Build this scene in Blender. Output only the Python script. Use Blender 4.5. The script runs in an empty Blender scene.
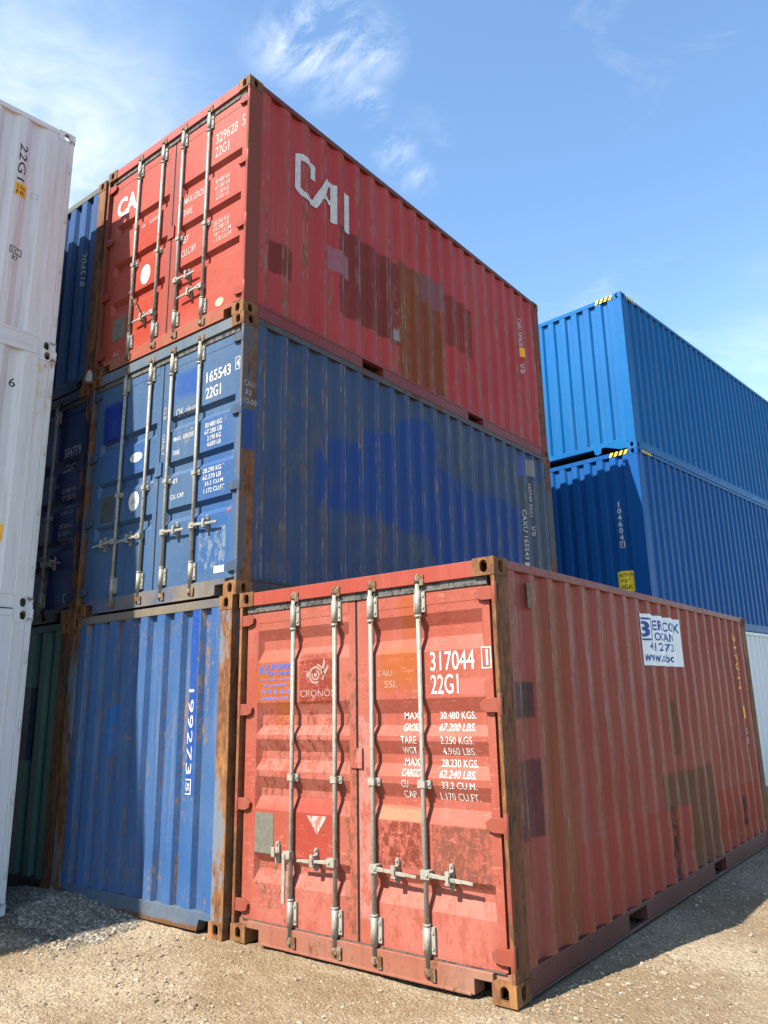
import bpy, bmesh, math, random
from mathutils import Vector, Matrix, noise as mnoise
R = math.radians
sc = bpy.context.scene
col = sc.collection
random.seed(7)

# ------------------------------------------------------------------ camera
cam_d = bpy.data.cameras.new('camera')
cam = bpy.data.objects.new('camera', cam_d)
col.objects.link(cam)
cam_d.sensor_fit = 'VERTICAL'
cam_d.sensor_height = 24.0
cam_d.lens = 774.17 / 1024 * 24.0
cam_d.shift_x = -19.53 / 1024
cam_d.shift_y = -11.03 / 1024
cam_d.clip_start = 0.05
cam_d.clip_end = 2000
RT = Vector((0.794059611, 0.607350712, -0.024381276))
UP = Vector((0.170195147, -0.183650837, 0.968145641))
FW = Vector((-0.583526302, 0.772914926, 0.249197855))
m = Matrix((RT, UP, -FW)).transposed().to_4x4()
m.translation = Vector((2.515404, -4.276073, 1.701194))
cam.matrix_world = m
sc.camera = cam

# ------------------------------------------------------------------ light
TO_SUN = Vector((-0.24, -1.0, 1.10)).normalized()
SUN_EL = math.asin(TO_SUN.z)
SUN_AZ = math.atan2(TO_SUN.x, TO_SUN.y)          # clockwise from +Y
w = bpy.data.worlds.new('World')
sc.world = w
w.use_nodes = True
nt = w.node_tree
nt.nodes.clear()
sky = nt.nodes.new('ShaderNodeTexSky')
sky.sky_type = 'NISHITA'
sky.sun_disc = False
sky.sun_elevation = SUN_EL
sky.sun_rotation = SUN_AZ
sky.altitude = 100
sky.air_density = 1.0
sky.dust_density = 0.6
sky.ozone_density = 1.6
SKY_STRENGTH = 0.12
bg = nt.nodes.new('ShaderNodeBackground')
bg.inputs['Strength'].default_value = SKY_STRENGTH
wo = nt.nodes.new('ShaderNodeOutputWorld')
nt.links.new(bg.outputs[0], wo.inputs[0])

sun_d = bpy.data.lights.new('sun', 'SUN')
sun = bpy.data.objects.new('sun', sun_d)
col.objects.link(sun)
sun_d.energy = 5.0
sun_d.angle = R(0.5)
sun_d.color = (1.0, 0.93, 0.82)
sun.rotation_euler = TO_SUN.to_track_quat('Z', 'Y').to_euler()
sun.location = (-3, -12, 16)

sc.view_settings.view_transform = 'Standard'
sc.view_settings.look = 'None'
sc.view_settings.gamma = 1
sc.view_settings.exposure = 1.48
sc.view_settings.use_curve_mapping = False
sc.render.engine = 'CYCLES'
sc.cycles.use_denoising = True
sc.cycles.max_bounces = 6


# ------------------------------------------------------------------ node helper
class NT:
    def __init__(self, tree):
        self.t = tree

    def n(self, kind, **kw):
        nd = self.t.nodes.new(kind)
        for k, v in kw.items():
            setattr(nd, k, v)
        return nd

    def put(self, sock, v):
        if isinstance(v, bpy.types.NodeSocket):
            self.t.links.new(v, sock)
        elif v is not None:
            if isinstance(v, (tuple, list)) and len(v) == 3 and sock.type == 'RGBA':
                v = (*v, 1)
            sock.default_value = v

    def math(self, op, a, b=None, c=None, clamp=False):
        nd = self.n('ShaderNodeMath', operation=op, use_clamp=clamp)
        self.put(nd.inputs[0], a)
        if b is not None: self.put(nd.inputs[1], b)
        if c is not None: self.put(nd.inputs[2], c)
        return nd.outputs[0]

    def vmath(self, op, a, b=None):
        nd = self.n('ShaderNodeVectorMath', operation=op)
        self.put(nd.inputs[0], a)
        if b is not None: self.put(nd.inputs[1], b)
        return nd.outputs['Value'] if op in ('DOT_PRODUCT', 'LENGTH', 'DISTANCE') else nd.outputs['Vector']

    def step(self, x, lo, hi, a=0.0, b=1.0, smooth=True):
        nd = self.n('ShaderNodeMapRange')
        nd.interpolation_type = 'SMOOTHSTEP' if smooth else 'LINEAR'
        self.put(nd.inputs['Value'], x)
        nd.inputs['From Min'].default_value = lo
        nd.inputs['From Max'].default_value = hi
        nd.inputs['To Min'].default_value = a
        nd.inputs['To Max'].default_value = b
        return nd.outputs[0]

    def noise(self, vec, scale, detail=4.0, rough=0.55, dist=0.0):
        nd = self.n('ShaderNodeTexNoise')
        self.put(nd.inputs['Vector'], vec)
        nd.inputs['Scale'].default_value = scale
        nd.inputs['Detail'].default_value = detail
        nd.inputs['Roughness'].default_value = rough
        nd.inputs['Distortion'].default_value = dist
        return nd

    def scale(self, vec, s, off=(0, 0, 0)):
        nd = self.n('ShaderNodeMapping')
        self.put(nd.inputs['Vector'], vec)
        nd.inputs['Scale'].default_value = s
        nd.inputs['Location'].default_value = off
        return nd.outputs[0]

    def mix(self, f, a, b, mode='MIX'):
        nd = self.n('ShaderNodeMix', data_type='RGBA', blend_type=mode)
        self.put(nd.inputs[0], f)
        self.put(nd.inputs[6], a)
        self.put(nd.inputs[7], b)
        return nd.outputs[2]

    def sep(self, v):
        nd = self.n('ShaderNodeSeparateXYZ')
        self.put(nd.inputs[0], v)
        return nd.outputs

    def bump(self, h, strength, dist, normal=None):
        nd = self.n('ShaderNodeBump')
        nd.inputs['Strength'].default_value = strength
        nd.inputs['Distance'].default_value = dist
        self.put(nd.inputs['Height'], h)
        if normal is not None: self.put(nd.inputs['Normal'], normal)
        return nd.outputs[0]


def new_mat(name):
    mt = bpy.data.materials.new(name)
    mt.use_nodes = True
    mt.node_tree.nodes.clear()
    h = NT(mt.node_tree)
    bs = h.n('ShaderNodeBsdfPrincipled')
    out = h.n('ShaderNodeOutputMaterial')
    mt.node_tree.links.new(bs.outputs[0], out.inputs[0])
    return mt, h, bs


def lin(r, g, b):
    f = lambda c: c / 12.92 if c <= 0.04045 else ((c + 0.055) / 1.055) ** 2.4
    return (f(r / 255), f(g / 255), f(b / 255))


# ------------------------------------------------------------------ clouds in the sky
hw = NT(nt)
tc = hw.n('ShaderNodeTexCoord')
dirv = tc.outputs['Generated']
rotn = hw.n('ShaderNodeVectorRotate', rotation_type='AXIS_ANGLE')
hw.put(rotn.inputs['Vector'], dirv)
rotn.inputs['Axis'].default_value = Vector((-0.48, 0.52, 0.70)).normalized()
rotn.inputs['Angle'].default_value = R(35)
wsp = hw.scale(rotn.outputs[0], (4.5, 4.5, 13), (0.4, 0.1, 0.2))
n1 = hw.noise(wsp, 1.9, 10, 0.66, 0.35).outputs['Fac']
n2 = hw.noise(hw.scale(dirv, (1.0, 1.3, 2.2), (2.1, 0.3, 1.4)), 6.0, 5, 0.6, 0.5).outputs['Fac']


def blob(d, r, soft):
    dd = hw.vmath('DISTANCE', dirv, Vector(d).normalized())
    return hw.step(dd, r - soft, r + soft, 1, 0)


lobes = [((-0.520, 0.490, 0.702), 0.018, 0.042), ((-0.484, 0.518, 0.706), 0.042, 0.042), ((-0.445, 0.548, 0.704), 0.020, 0.035),
         ((-0.472, 0.580, 0.664), 0.010, 0.024), ((-0.470, 0.622, 0.628), 0.012, 0.026), ((-0.458, 0.655, 0.600), 0.008, 0.022)]
acc = None
for d, r, s in lobes:
    b = blob(d, r, s)
    acc = b if acc is None else hw.math('MAXIMUM', acc, b)
wis = hw.math('MULTIPLY', acc, hw.step(n1, 0.40, 0.66))
left = hw.math('MULTIPLY', blob((-0.76, 0.34, 0.56), 0.12, 0.20), hw.step(n2, 0.10, 0.70))
low = hw.math('MULTIPLY', blob((-0.06, 0.94, 0.33), 0.05, 0.2), hw.step(n2, 0.20, 0.80, 0, 0.80))
gen = hw.math('MULTIPLY', hw.step(n2, 0.56, 0.85), 0.16)
cm = hw.math('ADD', hw.math('ADD', hw.math('MULTIPLY', wis, 0.62), hw.math('MULTIPLY', left, 0.85)),
             hw.math('ADD', low, gen), clamp=True)
SKY_TINT = hw.mix(1.0, sky.outputs[0], (0.90, 1.03, 1.05), 'MULTIPLY')
skyc = hw.mix(cm, SKY_TINT, (4.6, 4.75, 4.95))
nt.links.new(skyc, bg.inputs['Color'])


# ------------------------------------------------------------------ materials
def ragged(h, pos, warp):
    """object position with its edges roughened at two scales, for hand-painted outlines"""
    nz = h.noise(h.scale(pos, (1, 1, 1), (warp * 37, 0, 0)), 4.0, 4, 0.6)
    nf = h.noise(h.scale(pos, (1.6, 1.6, 0.7), (2, warp * 51, 3)), 24, 6, 0.75)
    p = pos
    for n_, amt in ((nz, warp), (nf, warp * 0.8 + 0.012)):
        off = h.vmath('SUBTRACT', n_.outputs['Color'], (0.5, 0.5, 0.5))
        sc_ = h.n('ShaderNodeVectorMath', operation='SCALE')
        h.put(sc_.inputs[0], off)
        sc_.inputs['Scale'].default_value = amt
        p = h.vmath('ADD', p, sc_.outputs[0])
    return h.sep(p)


def mask_rects(h, pos, rects, warp, soft):
    """union of boxes in two object axes, edges ragged by noise; rect = (axis_a, a0, a1, axis_b, b0, b1)"""
    p = ragged(h, pos, warp)
    acc = None
    for (ax, a0, a1, bx, b0, b1) in rects:
        mk = h.step(p[ax], a0 - soft, a0 + soft)
        mk = h.math('MULTIPLY', mk, h.step(p[ax], a1 - soft, a1 + soft, 1, 0))
        mk = h.math('MULTIPLY', mk, h.step(p[bx], b0 - soft, b0 + soft))
        mk = h.math('MULTIPLY', mk, h.step(p[bx], b1 - soft, b1 + soft, 1, 0))
        acc = mk if acc is None else h.math('MAXIMUM', acc, mk)
    cover = h.noise(h.scale(pos, (1, 1, 0.6), (6, 6, 2)), 5, 6, 0.7).outputs['Fac']
    return h.math('MULTIPLY', acc, h.step(cover, 0.30, 0.52, 0.62, 1.0))


def mask_band(h, pos, axis_a, lo, hi, warp, soft):
    """area between two hand-painted outlines: lo and hi are lists of (a, z)"""
    p = ragged(h, pos, warp)
    a0, a1 = lo[0][0], lo[-1][0]
    t = h.step(p[axis_a], a0, a1, smooth=False)
    out = h.math('MULTIPLY', h.step(p[axis_a], a0, a0 + soft * 2), h.step(p[axis_a], a1 - soft * 2, a1, 1, 0))
    for line, up in ((lo, True), (hi, False)):
        fc = h.n('ShaderNodeFloatCurve')
        cv = fc.mapping.curves[0]
        cv.points[0].location = (0, line[0][1] / 3)
        cv.points[1].location = (1, line[-1][1] / 3)
        for (a, z) in line[1:-1]:
            cv.points.new((a - a0) / (a1 - a0), z / 3)
        for q in cv.points: q.handle_type = 'VECTOR'
        fc.mapping.update()
        h.put(fc.inputs['Value'], t)
        d = h.math('SUBTRACT', p[2], h.math('MULTIPLY', fc.outputs[0], 3.0))
        out = h.math('MULTIPLY', out, h.step(d, -soft, soft, 0 if up else 1, 1 if up else 0))
    cover = h.noise(h.scale(pos, (1, 1, 0.4), (6, 6, 2)), 5, 6, 0.7).outputs['Fac']
    return h.math('MULTIPLY', out, h.step(cover, 0.30, 0.52, 0.7, 1.0))


RUST_A, RUST_B, RUST_C = (0.105, 0.038, 0.011), (0.036, 0.015, 0.008), (0.19, 0.085, 0.024)


ALB = 0.43          # the liveries below are written as seen in full sun; this brings them to real albedo


def alb(c, k):
    l = 0.3 * c[0] + 0.59 * c[1] + 0.11 * c[2]
    return tuple(max(0.002, (l + (x - l) * 1.12) * k) for x in c)


def paint(name, base, fade, rust=0.0, fleck=0.0, streak=0.3, patches=(), fold=None, rough=0.5, off=0.0,
          fleck_col=None, chalk=0.25, bump=0.15, vscale=0.3, grime=(0.09, 0.075, 0.055), grime_amt=0.25, k=ALB, scuff=0.0, spec=0.22):
    """weathered container paint in the container's own coordinates"""
    base, fade, grime = alb(base, k), alb(fade, k), alb(grime, k)
    fleck_col = alb(fleck_col or (0.42, 0.26, 0.15), k * 1.1)
    mt, h, bs = new_mat(name)
    tcn = h.n('ShaderNodeTexCoord')
    pos = h.scale(tcn.outputs['Object'], (1, 1, 1), (off * 3.1, off * 1.7, off * 2.3))
    raw = tcn.outputs['Object']
    big = h.noise(h.scale(pos, (1, 1, 0.7)), 1.1, 5, 0.6).outputs['Fac']
    c = h.mix(h.step(big, 0.3, 0.72, 0, 1), base, fade)
    # vertical streaks of run-off dirt
    st = h.noise(h.scale(pos, (5.5, 5.5, vscale)), 2.2, 6, 0.65).outputs['Fac']
    c = h.mix(h.math('MULTIPLY', h.step(st, 0.45, 0.75), streak), c, grime)
    st2 = h.noise(h.scale(pos, (9, 9, vscale * 1.3), (4, 2, 1)), 2.0, 5, 0.6).outputs['Fac']
    c = h.mix(h.math('MULTIPLY', h.step(st2, 0.52, 0.8), chalk), c, h.mix(0.4, fade, alb((0.62, 0.60, 0.56), k)))
    for pt in patches:
        if 'band' in pt:
            mk = mask_band(h, raw, *pt['band'], pt.get('warp', 0.05), pt.get('soft', 0.03))
        else:
            mk = mask_rects(h, raw, pt['r'], pt.get('warp', 0.05), pt.get('soft', 0.012))
        if pt.get('worn', 0) > 0:
            wn = h.noise(h.scale(pos, (1, 1, 0.5)), pt.get('wscale', 26), 6, 0.75).outputs['Fac']
            mk = h.math('MULTIPLY', mk, h.step(wn, pt['worn'] - 0.06, pt['worn'] + 0.06))
        mk = h.math('MULTIPLY', mk, pt.get('a', 1.0))
        c = h.mix(mk, c, alb(pt['c'], k))
    fine = h.noise(pos, 30, 6, 0.7).outputs['Fac']
    c = h.mix(h.math('MULTIPLY', h.step(fine, 0.5, 0.8), grime_amt), c, grime)
    if scuff > 0:
        sc1 = h.noise(h.scale(pos, (2.2, 2.2, 11), (2, 2, 6)), 6.0, 7, 0.75).outputs['Fac']
        sc2 = h.noise(pos, 2.4, 4, 0.6).outputs['Fac']
        sm = h.math('MULTIPLY', h.step(sc1, 0.54, 0.66), h.step(sc2, 0.40, 0.62))
        c = h.mix(h.math('MULTIPLY', sm, scuff), c, tuple(v * 1.5 + 0.02 for v in fade))
        sd = h.noise(h.scale(pos, (1, 1, 0.8), (5, 9, 6)), 21, 7, 0.8).outputs['Fac']
        c = h.mix(h.math('MULTIPLY', h.step(sd, 0.58, 0.66), scuff * 0.9), c, tuple(v * 0.5 for v in base))
    # rust
    area = h.noise(h.scale(pos, (1, 1, 0.6), (7, 3, 9)), 1.6, 4, 0.6).outputs['Fac']
    spot = h.noise(h.scale(pos, (1, 1, 0.45), (1, 5, 2)), 13, 8, 0.72).outputs['Fac']
    v = h.math('ADD', h.math('MULTIPLY', area, 0.5), h.math('MULTIPLY', spot, 0.5))
    rm = h.step(v, 0.70 - rust * 0.28, 0.74 - rust * 0.26)
    if fold:
        (y0, pitch, marks, ax) = fold
        yy = h.sep(raw)[ax]
        ph = h.math('FRACT', h.math('DIVIDE', h.math('SUBTRACT', yy, y0), pitch))
        wn = h.noise(h.scale(pos, (2, 2, 0.8), (3, 3, 3)), 3.2, 7, 0.72).outputs['Fac']
        for mkk, wd, amt in marks:
            dd = h.math('ABSOLUTE', h.math('SUBTRACT', ph, mkk))
            fm = h.math('MULTIPLY', h.step(dd, wd * 0.4, wd, 1, 0), h.step(wn, 0.60 - amt * 0.2, 0.68 - amt * 0.16))
            c = h.mix(fm, c, h.mix(h.step(spot, 0.4, 0.6), fleck_col, alb((0.24, 0.10, 0.04), k)))
    rc = h.mix(h.step(spot, 0.45, 0.62), RUST_B, RUST_A)
    rc = h.mix(h.math('MULTIPLY', h.step(fine, 0.55, 0.75), 0.5), rc, RUST_C)
    if rust > 0: c = h.mix(rm, c, rc)
    if fleck > 0:
        fk = h.noise(h.scale(pos, (1.2, 1.2, 0.5), (8, 1, 4)), 30, 5, 0.7).outputs['Fac']
        ar = h.noise(h.scale(pos, (1, 1, 1), (2, 8, 3)), 2.6, 3, 0.6).outputs['Fac']
        fm = h.step(h.math('ADD', h.math('MULTIPLY', fk, 0.6), h.math('MULTIPLY', ar, 0.4)), 0.66 - fleck * 0.12, 0.69 - fleck * 0.11)
        c = h.mix(fm, c, fleck_col)
    h.put(bs.inputs['Base Color'], c)
    h.put(bs.inputs['Roughness'], h.math('ADD', h.math('MULTIPLY', rm if rust > 0 else 0.0, 0.3), h.step(fine, 0.2, 0.8, rough - 0.1, rough + 0.14)))
    bs.inputs['Specular IOR Level'].default_value = spec
    dent = h.noise(h.scale(pos, (1, 1, 0.6), (5, 5, 1)), 3.0, 3, 0.5).outputs['Fac']
    b1 = h.bump(dent, bump, 0.06)
    b2 = h.bump(h.math('ADD', fine, h.math('MULTIPLY', rm if rust > 0 else 0.0, 0.6)), 0.12, 0.004, b1)
    h.put(bs.inputs['Normal'], b2)
    return mt


def rusty(name, paintc, amount, gold=0.4, off=0.0, dark=0.4):
    """post / casting steel: paint largely lost to rust"""
    mt, h, bs = new_mat(name)
    g = h.n('ShaderNodeNewGeometry')
    pos = h.scale(g.outputs['Position'], (1, 1, 1), (off * 5.3, off * 2.9, off))
    a = h.noise(h.scale(pos, (1, 1, 0.35)), 5.0, 8, 0.7).outputs['Fac']
    b = h.noise(h.scale(pos, (1, 1, 0.5), (3, 1, 2)), 19, 8, 0.72).outputs['Fac']
    d = h.noise(h.scale(pos, (1, 1, 0.25), (9, 3, 5)), 2.4, 5, 0.65).outputs['Fac']
    e2 = h.noise(h.scale(pos, (1, 1, 0.12), (2, 6, 8)), 42, 5, 0.75).outputs['Fac']
    c = h.mix(h.step(b, 0.35, 0.65), (0.060, 0.026, 0.013), (0.145, 0.058, 0.023))
    c = h.mix(h.math('MULTIPLY', h.step(a, 0.44, 0.66), gold), c, (0.25, 0.122, 0.044))
    c = h.mix(h.math('MULTIPLY', h.step(e2, 0.50, 0.68), gold * 0.9), c, (0.23, 0.11, 0.036))
    c = h.mix(h.math('MULTIPLY', h.step(d, 0.52, 0.74), dark), c, (0.030, 0.019, 0.014))
    paintc = alb(paintc, 0.5)
    mk = h.step(h.math('ADD', h.math('MULTIPLY', a, 0.5), h.math('MULTIPLY', d, 0.5)), 0.28 + amount * 0.36, 0.33 + amount * 0.36)
    c = h.mix(mk, c, paintc)
    h.put(bs.inputs['Base Color'], c)
    bs.inputs['Roughness'].default_value = 0.82
    bs.inputs['Specular IOR Level'].default_value = 0.25
    h.put(bs.inputs['Normal'], h.bump(h.math('ADD', a, b), 0.35, 0.012))
    return mt


def plain(name, c, rough=0.6, metal=0.0, var=0.25, scale=14, worn=None, wc=(0.2, 0.1, 0.05), k=0.55):
    c, wc = tuple(v * k for v in c), tuple(v * 0.55 for v in wc)
    mt, h, bs = new_mat(name)
    g = h.n('ShaderNodeNewGeometry')
    nz = h.noise(g.outputs['Position'], scale, 6, 0.65).outputs['Fac']
    cc = h.mix(h.step(nz, 0.3, 0.75, 0, var), c, tuple(x * 0.35 for x in c))
    if worn:
        nz2 = h.noise(h.scale(g.outputs['Position'], (1, 1, 0.5), (4, 7, 2)), worn[1], 7, 0.72).outputs['Fac']
        cc = h.mix(h.step(nz2, worn[0] - 0.03, worn[0] + 0.03), cc, wc)
    h.put(bs.inputs['Base Color'], cc)
    bs.inputs['Metallic'].default_value = metal
    h.put(bs.inputs['Roughness'], h.step(nz, 0.2, 0.8, rough - 0.1, rough + 0.12))
    bs.inputs['Specular IOR Level'].default_value = 0.3
    return mt


# ------------------------------------------------------------------ mesh helpers
def add_box(bm, x0, x1, y0, y1, z0, z1):
    v = [bm.verts.new(p) for p in ((x0, y0, z0), (x1, y0, z0), (x1, y1, z0), (x0, y1, z0),
                                   (x0, y0, z1), (x1, y0, z1), (x1, y1, z1), (x0, y1, z1))]
    for f in ((3, 2, 1, 0), (4, 5, 6, 7), (0, 1, 5, 4), (1, 2, 6, 5), (2, 3, 7, 6), (3, 0, 4, 7)):
        bm.faces.new([v[i] for i in f])


def add_tube(bm, p0, p1, r0, r1=None, n=12):
    r1 = r0 if r1 is None else r1
    p0, p1 = Vector(p0), Vector(p1)
    d = (p1 - p0).normalized()
    a = d.orthogonal().normalized()
    b = d.cross(a)
    A, B = [], []
    for i in range(n):
        t = 2 * math.pi * i / n
        o = a * math.cos(t) + b * math.sin(t)
        A.append(bm.verts.new(p0 + o * r0))
        B.append(bm.verts.new(p1 + o * r1))
    for i in range(n):
        j = (i + 1) % n
        f = bm.faces.new((A[i], A[j], B[j], B[i]))
        f.smooth = True
    bm.faces.new(list(reversed(A)))
    bm.faces.new(B)


def add_prism(bm, pts, axis, lo, hi):
    """polygon pts (two coords) extruded along axis"""
    def P(p, t):
        return {0: (t, p[0], p[1]), 1: (p[0], t, p[1]), 2: (p[0], p[1], t)}[axis]
    A = [bm.verts.new(P(p, lo)) for p in pts]
    B = [bm.verts.new(P(p, hi)) for p in pts]
    n = len(pts)
    fs = [bm.faces.new(A), bm.faces.new(list(reversed(B)))]
    for i in range(n):
        j = (i + 1) % n
        fs.append(bm.faces.new((A[j], A[i], B[i], B[j])))
    return fs


def link(name, bm, mat, parent=None, bevel=0.0, recalc=True):
    if recalc:
        bmesh.ops.recalc_face_normals(bm, faces=bm.faces)
    me = bpy.data.meshes.new(name)
    bm.to_mesh(me)
    bm.free()
    me.materials.append(mat)
    o = bpy.data.objects.new(name, me)
    col.objects.link(o)
    if parent is not None:
        o.parent = parent
    if bevel:
        md = o.modifiers.new('bevel', 'BEVEL')
        md.width = bevel
        md.segments = 2
        md.limit_method = 'ANGLE'
        md.angle_limit = R(40)
    return o


def add_holed_face(bm, o, ux, uy, nn, w, h, hw_, hh, depth, n=20):
    """rectangle w x h centred at o, with an obround hole sunk inwards"""
    o, ux, uy, nn = Vector(o), Vector(ux), Vector(uy), Vector(nn)
    rim, hole, back = [], [], []
    r = hw_ / 2
    for i in range(n):
        t = 2 * math.pi * (i + 0.5) / n
        c, s = math.cos(t), math.sin(t)
        x, y = r * c, r * s + (hh / 2 - r) * (1 if s > 0 else -1)
        hole.append(bm.verts.new(o + ux * x + uy * y))
        back.append(bm.verts.new(o + ux * x + uy * y - nn * depth))
        k = max(abs(c) / (w / 2), abs(s) / (h / 2))
        rim.append(bm.verts.new(o + ux * (c / k) + uy * (s / k)))
    for i in range(n):
        j = (i + 1) % n
        bm.faces.new((rim[i], rim[j], hole[j], hole[i]))
        bm.faces.new((hole[i], hole[j], back[j], back[i]))
    # corners of the rectangle
    for sx, sy in ((1, 1), (-1, 1), (-1, -1), (1, -1)):
        t0 = math.atan2(sy * h / 2, sx * w / 2) % (2 * math.pi)
        i = int(math.floor(t0 / (2 * math.pi) * n - 0.5)) % n
        cv = bm.verts.new(o + ux * (sx * w / 2) + uy * (sy * h / 2))
        bm.faces.new((rim[i], cv, rim[(i + 1) % n]))


CX, CY, CZ = 0.162, 0.178, 0.118


def casting_mesh():
    """corner casting for the x<0, y=0, z=0 corner: outer faces at x=0, y=0, z=0"""
    bm = bmesh.new()
    add_holed_face(bm, (CX / 2, 0, CZ / 2), (1, 0, 0), (0, 0, 1), (0, -1, 0), CX, CZ, 0.055, 0.082, 0.026)
    add_holed_face(bm, (0, CY / 2, CZ / 2), (0, 1, 0), (0, 0, 1), (-1, 0, 0), CY, CZ, 0.055, 0.082, 0.026)
    add_holed_face(bm, (CX / 2, CY / 2, 0), (1, 0, 0), (0, 1, 0), (0, 0, -1), CX, CY, 0.064, 0.124, 0.026)
    q = lambda *p: bm.faces.new([bm.verts.new(v) for v in p])
    q((CX, 0, 0), (CX, CY, 0), (CX, CY, CZ), (CX, 0, CZ))
    q((0, CY, 0), (CX, CY, 0), (CX, CY, CZ), (0, CY, CZ))
    q((0, 0, CZ), (CX, 0, CZ), (CX, CY, CZ), (0, CY, CZ))
    bmesh.ops.remove_doubles(bm, verts=bm.verts, dist=0.0004)
    bmesh.ops.recalc_face_normals(bm, faces=bm.faces)
    me = bpy.data.meshes.new('corner_casting')
    bm.to_mesh(me)
    bm.free()
    return me


# ------------------------------------------------------------------ corrugation profiles
def corr_profile(a0, a1, pitch, f_out, sl, depth, inset, f_in=None):
    """list of (a, depth) from a0 to a1"""
    f_in = pitch - f_out - 2 * sl if f_in is None else f_in
    n = int((a1 - a0 - f_out) / pitch)
    start = a0 + ((a1 - a0) - (n * pitch + f_out)) / 2
    pts = [(a0, inset)]
    x = start
    for i in range(n):
        pts += [(x + f_out, inset), (x + f_out + sl, inset + depth),
                (x + f_out + sl + f_in, inset + depth), (x + pitch, inset)]
        x += pitch
    pts.append((a1, inset))
    return pts


def interp(prof, a):
    if a <= prof[0][0]: return prof[0][1]
    for (p, q) in zip(prof, prof[1:]):
        if p[0] <= a <= q[0]:
            return p[1] + (q[1] - p[1]) * ((a - p[0]) / max(q[0] - p[0], 1e-9))
    return prof[-1][1]


def conform(bm, mat, parent, name, prof, vary, place):
    """bend flat mesh (h, v in x,y of bm) onto a profile; vary: 0 when the profile runs along h, 1 along v"""
    for (a, _) in prof:
        co = [0, 0, 0]
        no = [0, 0, 0]
        co[vary] = a
        no[vary] = 1
        bmesh.ops.bisect_plane(bm, geom=bm.verts[:] + bm.edges[:] + bm.faces[:], plane_co=co, plane_no=no)
    for v in bm.verts:
        v.co = place(v.co.x, v.co.y, interp(prof, v.co[vary]))
    return link(name, bm, mat, parent, recalc=False)


def text_bm(s, h0, v0, h1, v1, bold=0.0, rot=False, slant=0.0):
    """flat lettering fitted to the box h0..h1 x v0..v1; rot: turned a quarter clockwise, reading downwards"""
    cu = bpy.data.curves.new('lettering', 'FONT')
    cu.body = s
    cu.size = 1
    cu.offset = bold
    cu.shear = slant
    cu.resolution_u = 3
    ob = bpy.data.objects.new('lettering', cu)
    col.objects.link(ob)
    dg = bpy.context.evaluated_depsgraph_get()
    dg.update()
    me = bpy.data.meshes.new_from_object(ob.evaluated_get(dg))
    bpy.data.objects.remove(ob)
    bpy.data.curves.remove(cu)
    bm = bmesh.new()
    bm.from_mesh(me)
    bpy.data.meshes.remove(me)
    if rot:
        for v in bm.verts:
            v.co.x, v.co.y = v.co.y, -v.co.x
    xs = [v.co.x for v in bm.verts]
    ys = [v.co.y for v in bm.verts]
    x0, x1, y0, y1 = min(xs), max(xs), min(ys), max(ys)
    for v in bm.verts:
        v.co.x = h0 + (v.co.x - x0) / max(x1 - x0, 1e-6) * (h1 - h0)
        v.co.y = v0 + (v.co.y - y0) / max(y1 - y0, 1e-6) * (v1 - v0)
        v.co.z = 0
    return bm


def poly_bm(polys):
    bm = bmesh.new()
    for p in polys:
        bm.faces.new([bm.verts.new((x, y, 0)) for x, y in p])
    return bm


def frame_polys(a0, b0, a1, b1, t):
    return [[(a0, b0), (a1, b0), (a1, b0 + t), (a0, b0 + t)], [(a0, b1 - t), (a1, b1 - t), (a1, b1), (a0, b1)],
            [(a0, b0 + t), (a0 + t, b0 + t), (a0 + t, b1 - t), (a0, b1 - t)],
            [(a1 - t, b0 + t), (a1, b0 + t), (a1, b1 - t), (a1 - t, b1 - t)]]


# ------------------------------------------------------------------ shared small materials
M_BLACK = plain('black_rubber', (0.012, 0.012, 0.013), 0.8, 0, 0.2)
M_SLOT_SHADE = plain('painted_slot_shade', (0.010, 0.009, 0.008), 0.9)  # black standing in for the shade inside the hinge slots
M_GASKET = plain('worn_grey_gasket', (0.17, 0.165, 0.15), 0.85, 0, 0.7, 26, (0.55, 22), (0.05, 0.048, 0.045))
M_GALV = plain('galvanised_steel', (0.56, 0.53, 0.45), 0.5, 0.15, 0.5, 24, (0.60, 34), (0.26, 0.16, 0.08), k=0.5)
M_GALV_OLD = plain('weathered_galvanised_steel', (0.50, 0.48, 0.42), 0.55, 0.15, 0.6, 18, (0.60, 22), (0.16, 0.09, 0.045))
M_WHITE_INK = plain('white_lettering', (0.72, 0.70, 0.66), 0.6, 0, 0.45, 26, k=0.7)
M_WORN_INK = plain('worn_white_lettering', (0.60, 0.56, 0.52), 0.65, 0, 0.4, 18)
M_FAINT_INK = plain('faint_white_lettering', (0.62, 0.60, 0.60), 0.65, 0, 0.5, 18)
M_BLACK_INK = plain('black_lettering', (0.014, 0.014, 0.016), 0.6)
M_BLUE_INK = plain('blue_lettering', (0.05, 0.17, 0.62), 0.6, 0, 0.3, 30)
M_LBLUE_INK = plain('faded_blue_lettering', (0.17, 0.26, 0.72), 0.6, 0, 0.3, 30)
M_PINK_INK = plain('pale_red_lettering', (0.55, 0.33, 0.28), 0.7, 0, 0.6, 30)
M_YELLOW = plain('yellow_sticker', (0.80, 0.55, 0.03), 0.5, 0, 0.2, k=1.0)
M_ORANGE = plain('orange_sticker', (0.80, 0.40, 0.02), 0.5, 0, 0.2, k=0.9)
M_BANNER = plain('white_banner', (0.78, 0.80, 0.83), 0.45, 0, 0.08, 5, k=0.85)
M_BANNER_BLUE = plain('banner_blue', (0.03, 0.11, 0.42), 0.5, 0, 0.1)
M_PLATE = plain('grey_data_plate', (0.25, 0.235, 0.19), 0.6, 0.2, 0.5, 22)
M_PLATE_D = plain('dark_data_plate', (0.10, 0.11, 0.11), 0.6, 0.2, 0.5, 22)

HALF = 1.219


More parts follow.
